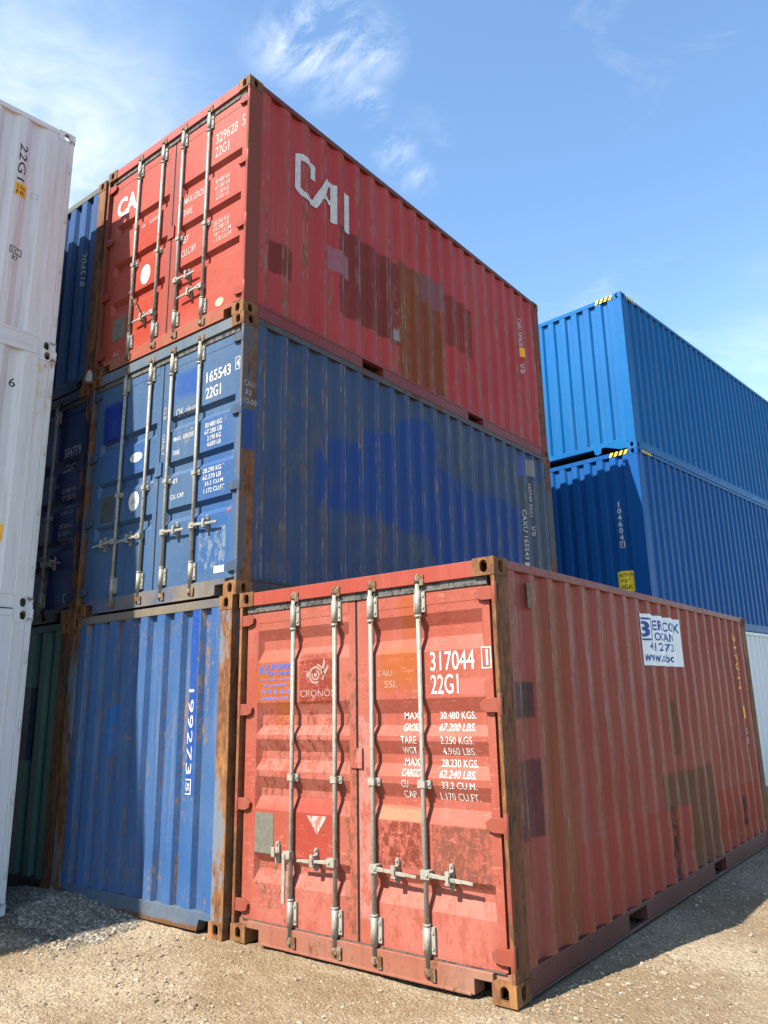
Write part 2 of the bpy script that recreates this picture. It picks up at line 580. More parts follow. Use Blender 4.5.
class Box:
    """one shipping container; local frame: door end at y=0 facing -y, x to the right, z up"""

    def __init__(self, label, loc, yaw, M, L=6.058, H=2.591, group='stacked shipping containers'):
        e = bpy.data.objects.new('shipping_container', None)
        e.empty_display_size = 0.5
        col.objects.link(e)
        e.location = loc
        e.rotation_euler = (0, 0, yaw)
        e['label'] = label
        e['category'] = 'container'
        e['group'] = group
        self.e, self.M, self.L, self.H = e, M, L, H

    # ---- frame
    def frame(self, door_end=True, gooseneck=False, pockets=True, end_notch=0.13):
        e, M, L, H = self.e, self.M, self.L, self.H
        me = casting_mesh()
        me.materials.append(M['casting'])
        for sx in (-1, 1):
            for yy, sy in ((0, 1), (L, -1)):
                for zz, sz in ((0, 1), (H, -1)):
                    o = bpy.data.objects.new('corner_casting', me)
                    col.objects.link(o)
                    o.parent = e
                    o.location = (sx * HALF, yy, zz)
                    o.scale = (-sx, sy, sz)
                    md = o.modifiers.new('bevel', 'BEVEL')
                    md.width = 0.005
                    md.segments = 2
                    md.limit_method = 'ANGLE'
                    md.angle_limit = R(50)
        # posts
        for sx in (-1, 1):
            for yy, sy in ((0, 1), (L, -1)):
                bm = bmesh.new()
                X = lambda a, b: (min(sx * a, sx * b), max(sx * a, sx * b))
                Y = lambda a, b: (min(yy + sy * a, yy + sy * b), max(yy + sy * a, yy + sy * b))
                z0, z1 = CZ - 0.004, H - CZ + 0.004
                if yy == 0 and door_end:
                    add_box(bm, *X(HALF - 0.004, HALF - 0.034), *Y(0.004, 0.175), z0, z1)
                    add_box(bm, *X(HALF - 0.034, HALF - 0.10), *Y(0.085, 0.175), z0, z1)
                else:
                    add_box(bm, *X(HALF - 0.004, HALF - 0.15), *Y(0.004, 0.06), z0, z1)
                    add_box(bm, *X(HALF - 0.004, HALF - 0.06), *Y(0.06, 0.175), z0, z1)
                link('corner_post', bm, M['post'], e, 0.006)
        # side rails
        for sx in (-1, 1):
            X = lambda a, b: (min(sx * a, sx * b), max(sx * a, sx * b))
            bm = bmesh.new()
            add_box(bm, *X(HALF - 0.003, HALF - 0.063), CY, L - CY, H - 0.066, H - 0.008)
            link('top_rail', bm, M['rail'], e, 0.004)
            bm = bmesh.new()
            zt = 0.155
            if pockets:
                ps = [(L / 2 - 1.20, L / 2 - 0.85), (L / 2 + 0.85, L / 2 + 1.20)] if L > 7 else [(1.70, 2.06), (3.82, 4.19)]
                ys = [CY - 0.003] + [v for p in ps for v in p] + [L - CY + 0.003]
                for i in range(0, len(ys), 2):
                    add_box(bm, *X(HALF - 0.012, HALF - 0.05), ys[i], ys[i + 1], 0.018, 0.128)
                for p in ps:
                    for yv in p:
                        add_box(bm, *X(HALF - 0.05, 0.02), yv - 0.006, yv + 0.006, 0.018, 0.128)
                    add_box(bm, *X(HALF - 0.013, HALF - 0.05), p[0], p[1], 0.010, 0.022)
            else:
                add_box(bm, *X(HALF - 0.012, HALF - 0.05), CY, L - CY, 0.018, 0.128)
            add_box(bm, *X(HALF - 0.009, HALF - 0.075), CY - 0.002, L - CY + 0.002, 0.128, zt)
            add_box(bm, *X(HALF - 0.006, HALF - 0.05), CY - 0.002, L - CY + 0.002, 0.006, 0.018)
            link('bottom_rail', bm, M['brail'], e, 0.003)
        bm = bmesh.new()
        add_box(bm, -HALF + 0.06, HALF - 0.06, 0.12, L - 0.08, 0.132, 0.165)
        link('floor', bm, M['under'], e)
        prof = corr_profile(0.1, L - 0.1, 0.209, 0.09, 0.02, 0.02, 0.012)
        bm = bmesh.new()
        ring = [(y, H - d) for y, d in prof] + [(y, H - d - 0.004) for y, d in reversed(prof)]
        add_prism(bm, ring, 0, -HALF + 0.05, HALF - 0.05)
        link('roof', bm, M['side'], e)
        # end rails
        for yy, sy, is_door in ((0, 1, door_end), (L, -1, False)):
            Y = lambda a, b: (min(yy + sy * a, yy + sy * b), max(yy + sy * a, yy + sy * b))
            xi = HALF - CX
            bm = bmesh.new()
            if is_door:
                add_box(bm, -xi + 0.0, xi, *Y(0.008, 0.08), H - 0.118, H - 0.01)
                add_box(bm, -xi - 0.06, -xi, *Y(0.075, 0.12), H - 0.20, H - 0.11)
                add_box(bm, xi, xi + 0.06, *Y(0.075, 0.12), H - 0.20, H - 0.11)
                link('header', bm, M.get('header', M['rail']), e, 0.004)
                bm = bmesh.new()
                nt_ = end_notch
                pts = [(-xi, 0.152), (-xi, 0.104), (-xi + nt_, 0.104), (-xi + nt_, 0.018), (xi - nt_, 0.018), (xi - nt_, 0.104), (xi, 0.104), (xi, 0.152)]
                add_prism(bm, pts, 1, 0.014, 0.13)
                add_box(bm, -xi + nt_ + 0.02, xi - nt_ - 0.02, 0.006, 0.016, 0.012, 0.03)
                add_box(bm, -HALF + 0.04, -xi - 0.002, 0.05, 0.13, 0.112, 0.152)
                add_box(bm, xi + 0.002, HALF - 0.04, 0.05, 0.13, 0.112, 0.152)
                link('sill', bm, M.get('sill', M['brail']), e, 0.004)
            else:
                add_box(bm, -xi, xi, *Y(0.010, 0.09), H - 0.085, H - 0.010)
                link('header', bm, M.get('header', M['rail']), e, 0.004)
                bm = bmesh.new()
                if gooseneck and yy == 0:
                    g0 = 0.52
                    pts = [(-xi, 0.205), (-xi, 0.02), (-xi + 0.13, 0.02), (-g0 - 0.12, 0.12), (g0 + 0.12, 0.12), (xi - 0.13, 0.02), (xi, 0.02), (xi, 0.205)]
                    add_prism(bm, pts, 1, 0.010, 0.10)
                    add_prism(bm, [(0.42, 0.125), (0.44, 0.03), (0.50, 0.005), (0.56, 0.03), (0.58, 0.125)], 1, 0.002, 0.009)
                else:
                    nt_ = end_notch
                    pts = [(-xi, 0.16), (-xi, 0.104), (-xi + nt_, 0.104), (-xi + nt_ + 0.03, 0.018), (xi - nt_ - 0.03, 0.018), (xi - nt_, 0.104), (xi, 0.104), (xi, 0.16)]
                    if sy > 0:
                        add_prism(bm, pts, 1, yy + 0.012, yy + 0.10)
                    else:
                        add_prism(bm, pts, 1, yy - 0.10, yy - 0.012)
                link('sill', bm, M.get('sill', M['brail']), e, 0.004)

    # ---- side panels
    def sides(self, pitch=0.278, f_out=0.072, sl=0.068, depth=0.036, dents=0.0):
        e, M, L, H = self.e, self.M, self.L, self.H
        prof = corr_profile(0.17, L - 0.17, pitch, f_out, sl, depth, 0.010)
        self.sprof = prof
        zs = [0.150 + (H - 0.066 + 0.01 - 0.150) * i / 14 for i in range(15)]
        rnd = random.Random(int(abs(e.location.x * 100)) + int(e.location.z * 10))
        seed = Vector((rnd.random() * 50, rnd.random() * 50, 0))
        for sx in (-1, 1):
            bm = bmesh.new()
            grid = []
            for z in zs:
                row = []
                for (y, d) in prof:
                    k = 0.0
                    if dents > 0 and zs[0] < z < zs[-1]:
                        k = dents * mnoise.noise(Vector((y * 1.3, z * 1.6, sx * 5)) + seed)
                        y2 = y + 0.4 * dents * mnoise.noise(Vector((y * 2.2, z * 1.9, 9)) + seed)
                    else:
                        y2 = y
                    row.append(bm.verts.new((sx * (HALF - d - abs(k)), y2, z)))
                grid.append(row)
            for r0, r1 in zip(grid, grid[1:]):
                for i in range(len(r0) - 1):
                    q = (r0[i], r0[i + 1], r1[i + 1], r1[i])
                    bm.faces.new(q if sx > 0 else tuple(reversed(q)))
            link('side_panel', bm, M['side'], e, recalc=False)

    def end_panel(self, y_end, mat, pitch=0.25, f_out=0.11, sl=0.028, depth=0.045):
        H = self.H
        xi = HALF - 0.145
        prof = corr_profile(-xi, xi, pitch, f_out, sl, depth, 0.014)
        sy = 1 if y_end == 0 else -1
        bm = bmesh.new()
        zs = [0.15 + (H - 0.08 - 0.15) * i / 8 for i in range(9)]
        grid = [[bm.verts.new((x, y_end + sy * d, z)) for (x, d) in prof] for z in zs]
        for r0, r1 in zip(grid, grid[1:]):
            for i in range(len(r0) - 1):
                q = (r0[i], r0[i + 1], r1[i + 1], r1[i])
                bm.faces.new(q if sy > 0 else tuple(reversed(q)))
        o = link('end_panel', bm, mat, self.e, recalc=False)
        if y_end == 0: self.eprof = prof
        return o

    # ---- lettering, stickers
    def on_side(self, name, bm, mat, lift=0.002):
        p = lambda h, v, d: Vector((HALF - d + lift, h, v))
        return conform(bm, mat, self.e, name, self.sprof, 0, p)

    def on_end(self, name, bm, mat, lift=0.002):
        """h measured from the left end (0..2.438)"""
        for v in bm.verts: v.co.x -= HALF
        p = lambda h, v, d: Vector((h, d - lift, v))
        return conform(bm, mat, self.e, name, self.eprof, 0, p)

    def on_door(self, name, bm, mat, lift=0.002, leaf=None):
        xs = [v.co.x for v in bm.verts]
        lf = self.leaves[0] if sum(xs) / len(xs) < 1.24 else self.leaves[1]
        for v in bm.verts: v.co.x -= HALF
        p = lambda h, v, d: Vector((h, d - lift, v))
        return conform(bm, mat, lf, name, self.dprof, 1, p)

    # ---- doors
    def doors(self, grooves, dy=0.040, depth=0.040, handles=(), bar_mat=None, hinge_z=(0.25, 0.96, 1.66, 2.36), seam=1.236):
        e, M, H = self.e, self.M, self.H
        zb, zt = 0.160, 2.418
        bar_mat = bar_mat or M_GALV
        gs = sorted([sorted(g) for g in grooves])
        prof = [(zb, dy)]
        for (d, c_, b, a) in gs:                    # ascending: bottom of the up-facing slope .. top of the ledge
            prof += [(d, dy), (c_, dy + depth), (b, dy + depth), (a, dy)]
        prof.append((zt, dy))
        self.dprof = prof
        # dark backing and gaskets
        bm = bmesh.new()
        add_box(bm, -HALF + 0.045, HALF - 0.045, 0.098, 0.112, 0.13, H - 0.10)
        add_box(bm, seam - 0.011 - HALF, seam + 0.011 - HALF, dy + 0.004, 0.098, zb, zt)
        link('door_gasket', bm, M_BLACK, e)
        bm = bmesh.new()
        add_box(bm, -HALF + 0.075, HALF - 0.075, dy - 0.012, dy + 0.02, zt + 0.002, H - 0.120)
        link('weather_strip', bm, M_GASKET, e)
        bm = bmesh.new()
        add_box(bm, -HALF + 0.085, HALF - 0.085, dy - 0.006, dy + 0.02, 0.1535, zb - 0.002)
        link('weather_strip', bm, M_GASKET, e)
        self.leaves = []
        for li, (u0, u1) in enumerate(((0.072, seam - 0.011), (seam + 0.011, 2.366))):
            a, b = u0 - HALF, u1 - HALF
            f_hinge, f_seam = 0.125, 0.062
            ia, ib = (a + f_hinge, b - f_seam) if li == 0 else (a + f_seam + 0.04, b - 0.055)
            bm = bmesh.new()
            add_box(bm, a, ia, dy, dy + 0.05, zb, zt)
            add_box(bm, ib, b, dy, dy + 0.05, zb, zt)
            # panel skin
            zz = []
            for (p, q) in zip(prof, prof[1:]):
                zz.append(p)
            zz.append(prof[-1])
            eo = 0.030
            lo = [bm.verts.new((ia + (eo if d > dy + 0.001 else 0), d, z)) for z, d in zz]
            hi = [bm.verts.new((ib - (eo if d > dy + 0.001 else 0), d, z)) for z, d in zz]
            for i in range(len(zz) - 1):
                bm.faces.new((lo[i], hi[i], hi[i + 1], lo[i + 1]))
            for k in range(1, len(zz) - 1, 4):           # sloped groove ends
                bm.faces.new([lo[j] for j in (k, k + 3, k + 2, k + 1)])
                bm.faces.new([hi[j] for j in (k, k + 1, k + 2, k + 3)])
            # seam lines: a shallow rib frame near the top of the leaf
            add_box(bm, ia, ib, dy - 0.0025, dy, zt - 0.09, zt - 0.004)
            leaf = link('door', bm, M['door'], e, recalc=False)
            self.leaves.append(leaf)
            # hinges
            for hz in hinge_z:
                bm = bmesh.new()
                if li == 0:
                    pts = [(-HALF + 0.02, hz - 0.045), (-HALF + 0.11, hz - 0.045), (-HALF + 0.155, hz - 0.03), (-HALF + 0.165, hz + 0.012), (-HALF + 0.12, hz + 0.042), (-HALF + 0.02, hz + 0.042)]
                else:
                    pts = [(HALF - 0.02, hz - 0.045), (HALF - 0.11, hz - 0.045), (HALF - 0.155, hz - 0.03), (HALF - 0.165, hz + 0.012), (HALF - 0.12, hz + 0.042), (HALF - 0.02, hz + 0.042)]
                add_prism(bm, pts, 1, 0.012, 0.036)
                xx = (-HALF + 0.018) if li == 0 else (HALF - 0.018)
                add_tube(bm, (xx, 0.018, hz - 0.07), (xx, 0.018, hz + 0.07), 0.0175, None, 10)
                link('hinge', bm, M['hinge'], leaf, 0.003)
            # locking bars
            for bi, u in enumerate((0.615, 1.045) if li == 0 else (1.392, 1.815)):
                x = u - HALF
                y = 0.014
                bm = bmesh.new()
                add_tube(bm, (x, y, 0.085), (x, y, 2.515), 0.0165, None, 14)
                for z0, z1, r in ((2.26, 2.43, 0.023), (0.17, 0.345, 0.023), (2.245, 2.262, 0.026), (0.34, 0.352, 0.026)):
                    add_tube(bm, (x, y, z0), (x, y, z1), r, None, 14)
                # guide bracket plates with bolts
                for z0, z1 in ((2.28, 2.42), (0.185, 0.335)):
                    add_box(bm, x + 0.018, x + 0.052, 0.022, dy - 0.001, z0, z1)
                    add_box(bm, x - 0.045, x - 0.016, 0.026, dy - 0.001, z0 + 0.01, z1 - 0.01)
                    for zz_ in (z0 + 0.03, z1 - 0.03):
                        add_tube(bm, (x + 0.037, 0.023, zz_), (x + 0.037, 0.014, zz_), 0.009, None, 8)
                # mid bracket
                add_box(bm, x - 0.055, x + 0.055, 0.024, dy - 0.001, 1.145, 1.195)
                add_box(bm, x - 0.027, x + 0.027, -0.008, 0.024, 1.150, 1.190)
                for sx in (-1, 1):
                    add_tube(bm, (x + sx * 0.042, 0.025, 1.17), (x + sx * 0.042, 0.016, 1.17), 0.009, None, 8)
                link('locking_bar', bm, bar_mat, leaf, 0)
                for zc, sg in ((2.505, 1), (0.085, -1)):
                    bm = bmesh.new()
                    add_tube(bm, (x, y, zc - 0.022), (x, y, zc + 0.022), 0.026, 0.024, 10)
                    add_box(bm, x + 0.004, x + 0.05, y - 0.016, y + 0.016, zc - 0.016, zc + 0.016)
                    add_box(bm, x + 0.026, x + 0.062, -0.001, 0.010, zc - 0.045, zc + 0.030)
                    add_tube(bm, (x, y, zc + sg * 0.022), (x, y, zc + sg * 0.038), 0.014, 0.010, 8)
                    link('locking_cam', bm, M['cam'], leaf, 0.002)
        for (u, z, dirn, ln) in handles:
            leaf = self.leaves[0] if u < 1.24 else self.leaves[1]
            x = u - HALF
            bm = bmesh.new()
            # hub on the bar
            add_box(bm, min(x - 0.018, x + dirn * 0.05), max(x + 0.018, x + dirn * 0.05), -0.020, 0.030, z - 0.027, z + 0.027)
            add_tube(bm, (x + dirn * 0.032, -0.020, z), (x + dirn * 0.032, -0.028, z), 0.011, None, 10)
            if ln > 0:
                a = x + dirn * 0.05
                pts = [(0.0, -0.012), (0.14, -0.008), (0.16, -0.013), (0.22, -0.013), (0.24, -0.008), (ln - 0.05, -0.009), (ln - 0.05, 0.009), (0.24, 0.010), (0.14, 0.010), (0.0, 0.015)]
                add_prism(bm, [(a + dirn * p, z + q - p * 0.05) for p, q in pts], 1, -0.018, -0.006)
                o = link('door_handle', bm, bar_mat, leaf, 0.002)
                bm = bmesh.new()
                k = x + dirn * 0.19
                add_prism(bm, [(k - 0.010, z - 0.075), (k + 0.010, z - 0.075), (k + 0.017, z - 0.05), (k + 0.015, z + 0.055), (k + 0.009, z + 0.075), (k - 0.009, z + 0.075), (k - 0.015, z + 0.055), (k - 0.017, z - 0.05)], 1, 0.022, dy - 0.001)
                add_box(bm, k - 0.018, k + 0.018, -0.028, 0.022, z + 0.012, z + 0.032)
                add_box(bm, k - 0.018, k + 0.018, -0.028, 0.022, z - 0.042, z - 0.026)
                add_box(bm, k - 0.012, k + 0.012, -0.030, -0.022, z - 0.030, z + 0.040)
                add_tube(bm, (k, 0.022, z + 0.062), (k, 0.012, z + 0.062), 0.010, None, 8)
                add_tube(bm, (k, 0.022, z - 0.06), (k, 0.012, z - 0.06), 0.010, None, 8)
                link('handle_catch', bm, bar_mat, leaf, 0.002)
            else:                                          # handle left hanging down
                L_ = -ln
                a = x + dirn * 0.035
                pts = [(-0.014, 0.01), (0.014, 0.01), (0.016, -0.10), (0.020, -0.14), (0.014, -L_), (-0.014, -L_), (-0.016, -0.12)]
                add_prism(bm, [(a + p, z + q) for p, q in pts], 1, -0.030, -0.018)
                link('door_handle', bm, bar_mat, leaf, 0.002)
                bm = bmesh.new()
                k = x + dirn * 0.15
                add_prism(bm, [(k - 0.022, z - 0.07), (k + 0.022, z - 0.07), (k + 0.020, z + 0.055), (k + 0.012, z + 0.08), (k - 0.012, z + 0.08), (k - 0.020, z + 0.055)], 1, 0.022, dy - 0.001)
                add_box(bm, k - 0.018, k + 0.018, -0.02, 0.022, z - 0.02, z + 0.002)
                add_box(bm, k - 0.016, k + 0.016, -0.024, -0.014, z - 0.02, z + 0.045)
                add_tube(bm, (k, 0.022, z + 0.062), (k, 0.012, z + 0.062), 0.010, None, 8)
                link('handle_catch', bm, bar_mat, leaf, 0.002)
        # keeper plate over the seam
        bm = bmesh.new()
        add_box(bm, seam - HALF - 0.055, seam - HALF + 0.045, dy - 0.012, dy - 0.001, 1.25, 1.385)
        add_box(bm, seam - HALF + 0.045, seam - HALF + 0.055, dy - 0.020, dy - 0.001, 1.25, 1.385)
        link('seam_plate', bm, M['door'], self.leaves[1], 0.002)


# ------------------------------------------------------------------ ground
def ground_h(x, y):
    p = Vector((x, y, 0))
    h = -0.012 + 0.018 * mnoise.noise(p * 0.7) + 0.010 * mnoise.noise(p * 2.1 + Vector((3, 1, 0))) + 0.006 * mnoise.noise(p * 6.0)
    for c0, wd in ((0.95, 0.16), (2.15, 0.18)):
        dx = (x - c0 - 0.10 * y - 0.12 * mnoise.noise(Vector((y * 0.5, c0, 2)))) / wd
        h += -0.012 * math.exp(-dx * dx) + 0.007 * math.exp(-((abs(dx) - 1.7) / 0.5) ** 2)
    h += 0.006 * mnoise.noise(p * 17.0) + 0.004 * mnoise.noise(p * 40.0)
    # loose gravel banked against the teal and blue ends
    g = math.exp(-((x + 4.6) / 0.95) ** 2) * math.exp(-((y + 0.12) / 0.50) ** 2)
    h += g * (0.085 + 0.02 * mnoise.noise(p * 5))
    # kept below the steel where a container stands on it
    if y > 0.02 and -7.5 < x < 0.0:
        h = min(h, -0.015 + max(0, 0.10 * (0.12 - y)))
    return min(h, 0.10)


def axis(pairs):
    out = []
    for a, b, s in pairs:
        n = max(1, int(round((b - a) / s)))
        out += [a + (b - a) * i / n for i in range(n)]
    out.append(pairs[-1][1])
    return out


def build_ground():
    xs = axis([(-400, -60, 60), (-60, -10, 6), (-10, -5.6, 0.3), (-5.6, 3.0, 0.026), (3.0, 8, 0.25), (8, 60, 6), (60, 400, 60)])
    ys = axis([(-400, -60, 60), (-60, -6, 5), (-6, -2.4, 0.12), (-2.4, 0.4, 0.026), (0.4, 6.6, 0.05), (6.6, 12, 0.4), (12, 60, 6), (60, 400, 60)])
    verts = []
    for y in ys:
        for x in xs:
            verts.append((x, y, ground_h(x, y) if abs(x) < 60 and abs(y) < 60 else -0.02))
    n = len(xs)
    faces = [(j * n + i, j * n + i + 1, (j + 1) * n + i + 1, (j + 1) * n + i) for j in range(len(ys) - 1) for i in range(n - 1)]
    me = bpy.data.meshes.new('ground')
    me.from_pydata(verts, [], faces)
    mt, h, bs = new_mat('packed_gravel_earth')
    g = h.n('ShaderNodeNewGeometry')
    pos = g.outputs['Position']
    a = h.noise(pos, 0.75, 6, 0.62).outputs['Fac']
    b = h.noise(pos, 9, 8, 0.7).outputs['Fac']
    f = h.noise(pos, 55, 6, 0.75).outputs['Fac']
    vor = h.n('ShaderNodeTexVoronoi')
    h.put(vor.inputs['Vector'], pos)
    vor.inputs['Scale'].default_value = 62
    vor2 = h.n('ShaderNodeTexVoronoi')
    h.put(vor2.inputs['Vector'], pos)
    vor2.inputs['Scale'].default_value = 28
    lo_ = h.noise(h.scale(pos, (0.55, 1.0, 1), (3, 1, 0)), 0.9, 4, 0.6, 0.4).outputs['Fac']
    zone = h.step(h.math('ADD', h.math('MULTIPLY', a, 0.5), h.math('MULTIPLY', lo_, 0.5)), 0.42, 0.58)
    c = h.mix(zone, (0.180, 0.128, 0.074), (0.268, 0.212, 0.140))
    c = h.mix(h.math('MULTIPLY', h.step(b, 0.45, 0.70, 0, 0.7), h.step(zone, 0, 1, 0.25, 1)), c, (0.300, 0.243, 0.165))
    c = h.mix(h.step(b, 0.50, 0.32, 0, 0.40), c, (0.125, 0.082, 0.048))
    cellv = h.sep(vor.outputs['Color'])[0]
    grit = h.step(zone, 0, 1, 0.35, 1.0)
    c = h.mix(h.math('MULTIPLY', h.math('MULTIPLY', h.step(cellv, 0.60, 0.95), 0.55), grit), c, (0.37, 0.315, 0.235))
    c = h.mix(h.math('MULTIPLY', h.math('MULTIPLY', h.step(cellv, 0.35, 0.02), 0.5), grit), c, (0.105, 0.076, 0.050))
    c = h.mix(h.step(f, 0.55, 0.8, 0, 0.45), c, (0.095, 0.070, 0.048))
    # grey crushed stone spread by the left stacks
    px, py, pz = h.sep(pos)
    nz = h.noise(pos, 2.2, 5, 0.7).outputs['Fac']
    gx = h.math('ADD', h.math('MULTIPLY', h.math('SUBTRACT', nz, 0.5), 0.9), h.math('ADD', px, h.math('MULTIPLY', py, 0.45)))
    gm = h.math('MULTIPLY', h.step(gx, -3.75, -3.45, 1, 0), h.step(h.math('ADD', py, h.math('MULTIPLY', nz, 0.3)), -0.72, -0.5))
    grey = h.mix(h.step(cellv, 0.1, 0.9), (0.055, 0.048, 0.038), (0.15, 0.132, 0.106))
    c = h.mix(gm, c, grey)
    h.put(bs.inputs['Base Color'], c)
    bs.inputs['Roughness'].default_value = 0.95
    bs.inputs['Specular IOR Level'].default_value = 0.15
    hh = h.math('ADD', h.math('MULTIPLY', h.step(vor.outputs['Distance'], 0.0, 0.7, 1, 0), 0.5),
                h.math('ADD', h.math('MULTIPLY', h.step(vor2.outputs['Distance'], 0.0, 0.6, 1, 0), 0.5), f))
    h.put(bs.inputs['Normal'], h.bump(hh, 0.9, 0.012))
    me.materials.append(mt)
    for p in me.polygons: p.use_smooth = True
    o = bpy.data.objects.new('ground', me)
    col.objects.link(o)
    o['kind'] = 'structure'


def stones(name, label, spots, cols):
    """loose stones as one mesh; spots = (x, y, size)"""
    base = []
    for k in range(6):
        bm = bmesh.new()
        bmesh.ops.create_icosphere(bm, subdivisions=1, radius=1)
        for v in bm.verts:
            v.co *= 0.72 + 0.5 * random.random()
        base.append(([v.co.copy() for v in bm.verts], [[v.index for v in f.verts] for f in bm.faces]))
        bm.free()
    V, F = [], []
    for (x, y, s) in spots:
        vs, fs = random.choice(base)
        q = Matrix.Rotation(random.random() * 6.28, 3, Vector((random.random() - .5, random.random() - .5, random.random() - .5)).normalized())
        sx, sy, sz = s * (0.8 + 0.6 * random.random()), s * (0.7 + 0.5 * random.random()), s * (0.45 + 0.3 * random.random())
        z = ground_h(x, y) + sz * 0.35
        o = len(V)
        for v in vs:
            p = q @ v
            V.append((x + p.x * sx, y + p.y * sy, z + p.z * sz))
        F += [[i + o for i in f] for f in fs]
    me = bpy.data.meshes.new(name)
    me.from_pydata(V, [], F)
    mt, h, bs = new_mat(name)
    g = h.n('ShaderNodeNewGeometry')
    rnd = g.outputs['Random Per Island']
    c = h.mix(h.step(rnd, 0.0, 0.5), cols[0], cols[1])
    c = h.mix(h.step(rnd, 0.6, 1.0), c, cols[2])
    nz = h.noise(g.outputs['Position'], 60, 5, 0.7).outputs['Fac']
    c = h.mix(h.step(nz, 0.4, 0.75, 0, 0.4), c, tuple(v * 0.45 for v in cols[0]))
    h.put(bs.inputs['Base Color'], c)
    bs.inputs['Roughness'].default_value = 0.9
    bs.inputs['Specular IOR Level'].default_value = 0.2
    me.materials.append(mt)
    o = bpy.data.objects.new(name, me)
    col.objects.link(o)
    o['kind'] = 'stuff'
    o['label'] = label
    o['category'] = 'gravel'


build_ground()
sp = []
while len(sp) < 15000:
    x, y = random.uniform(-5.5, 2.6), random.uniform(-2.3, 6.5)
    if y > 0.0 and x < 0.03: continue
    dn = mnoise.noise(Vector((x * 1.1, y * 1.1, 4)))
    if random.random() > 0.5 + 0.8 * dn: continue
    s = 0.0035 + 0.006 * random.random() ** 2.2
    if random.random() < 0.03: s = 0.010 + 0.010 * random.random()
    sp.append((x, y, s))
for k in range(700):
    t = random.random()
    sp.append((0.06 + random.random() ** 2 * 0.5, t * 6, 0.005 + 0.011 * random.random() ** 2))
for k in range(420):                 # coarser pale stones along the rim of the heap and in a spread before the doors
    t = random.random()
    if k < 260: x, y = -4.15 + 0.75 * t + random.gauss(0, 0.05), -1.02 + 0.28 * t + random.gauss(0, 0.05)
    else: x, y = -2.9 + 1.6 * t + random.gauss(0, 0.15), -0.75 - 0.35 * t + random.gauss(0, 0.12)
    sp.append((x, y, 0.007 + 0.013 * random.random() ** 2))
stones('loose_stones', 'small pale stones scattered over the brown packed earth', sp, ((0.155, 0.118, 0.078), (0.23, 0.182, 0.128), (0.33, 0.285, 0.220)))
sp = []
while len(sp) < 9000:
    x, y = random.uniform(-5.6, -3.0), random.uniform(-1.0, 0.05)
    if y > 0.0 and x > -4.95: continue
    lim = -3.50 - (y) * 0.45 * -1 * -1
    edge = x + 0.55 * (y + 0.0)
    e1 = edge + 0.25 * mnoise.noise(Vector((x * 3, y * 3, 1)))
    if e1 > -3.65 + 0.1 * random.random(): continue
    if y < -0.62 + 0.2 * mnoise.noise(Vector((x * 2.3, 0, 7))) and random.random() > 0.03: continue
    sp.append((x, y, 0.008 + 0.014 * random.random() ** 1.6))
stones('grey_gravel', 'grey crushed stone banked in the shade at the foot of the left stacks', sp, ((0.085, 0.074, 0.058), (0.16, 0.140, 0.110), (0.30, 0.265, 0.215)))


# ------------------------------------------------------------------ container liveries
UNDER = plain('dark_underfloor', (0.05, 0.04, 0.032), 0.9)
R_BASE, R_FADE = (0.46, 0.085, 0.060), (0.54, 0.15, 0.115)


def X(u): return u - HALF


def place(px, py, yaw):
    return (px - HALF * math.cos(yaw), py - HALF * math.sin(yaw))


RUST1 = rusty('rusted_post_brown', (0.30, 0.085, 0.06), 0.66, 0.8, 0.1, 0.4)
RUST_CAST = rusty('rusted_casting', (0.25, 0.12, 0.06), 0.95, 0.85, 0.3, 0.4)
RUST_DARKC = rusty('rusted_dark_casting', (0.20, 0.16, 0.12), 0.8, 0.6, 0.5, 0.5)
CAM_RUST = plain('rusted_cam_steel', (0.34, 0.27, 0.19), 0.7, 0.1, 0.5, 26, (0.48, 30), (0.16, 0.075, 0.03))
PSTEP = 0.278

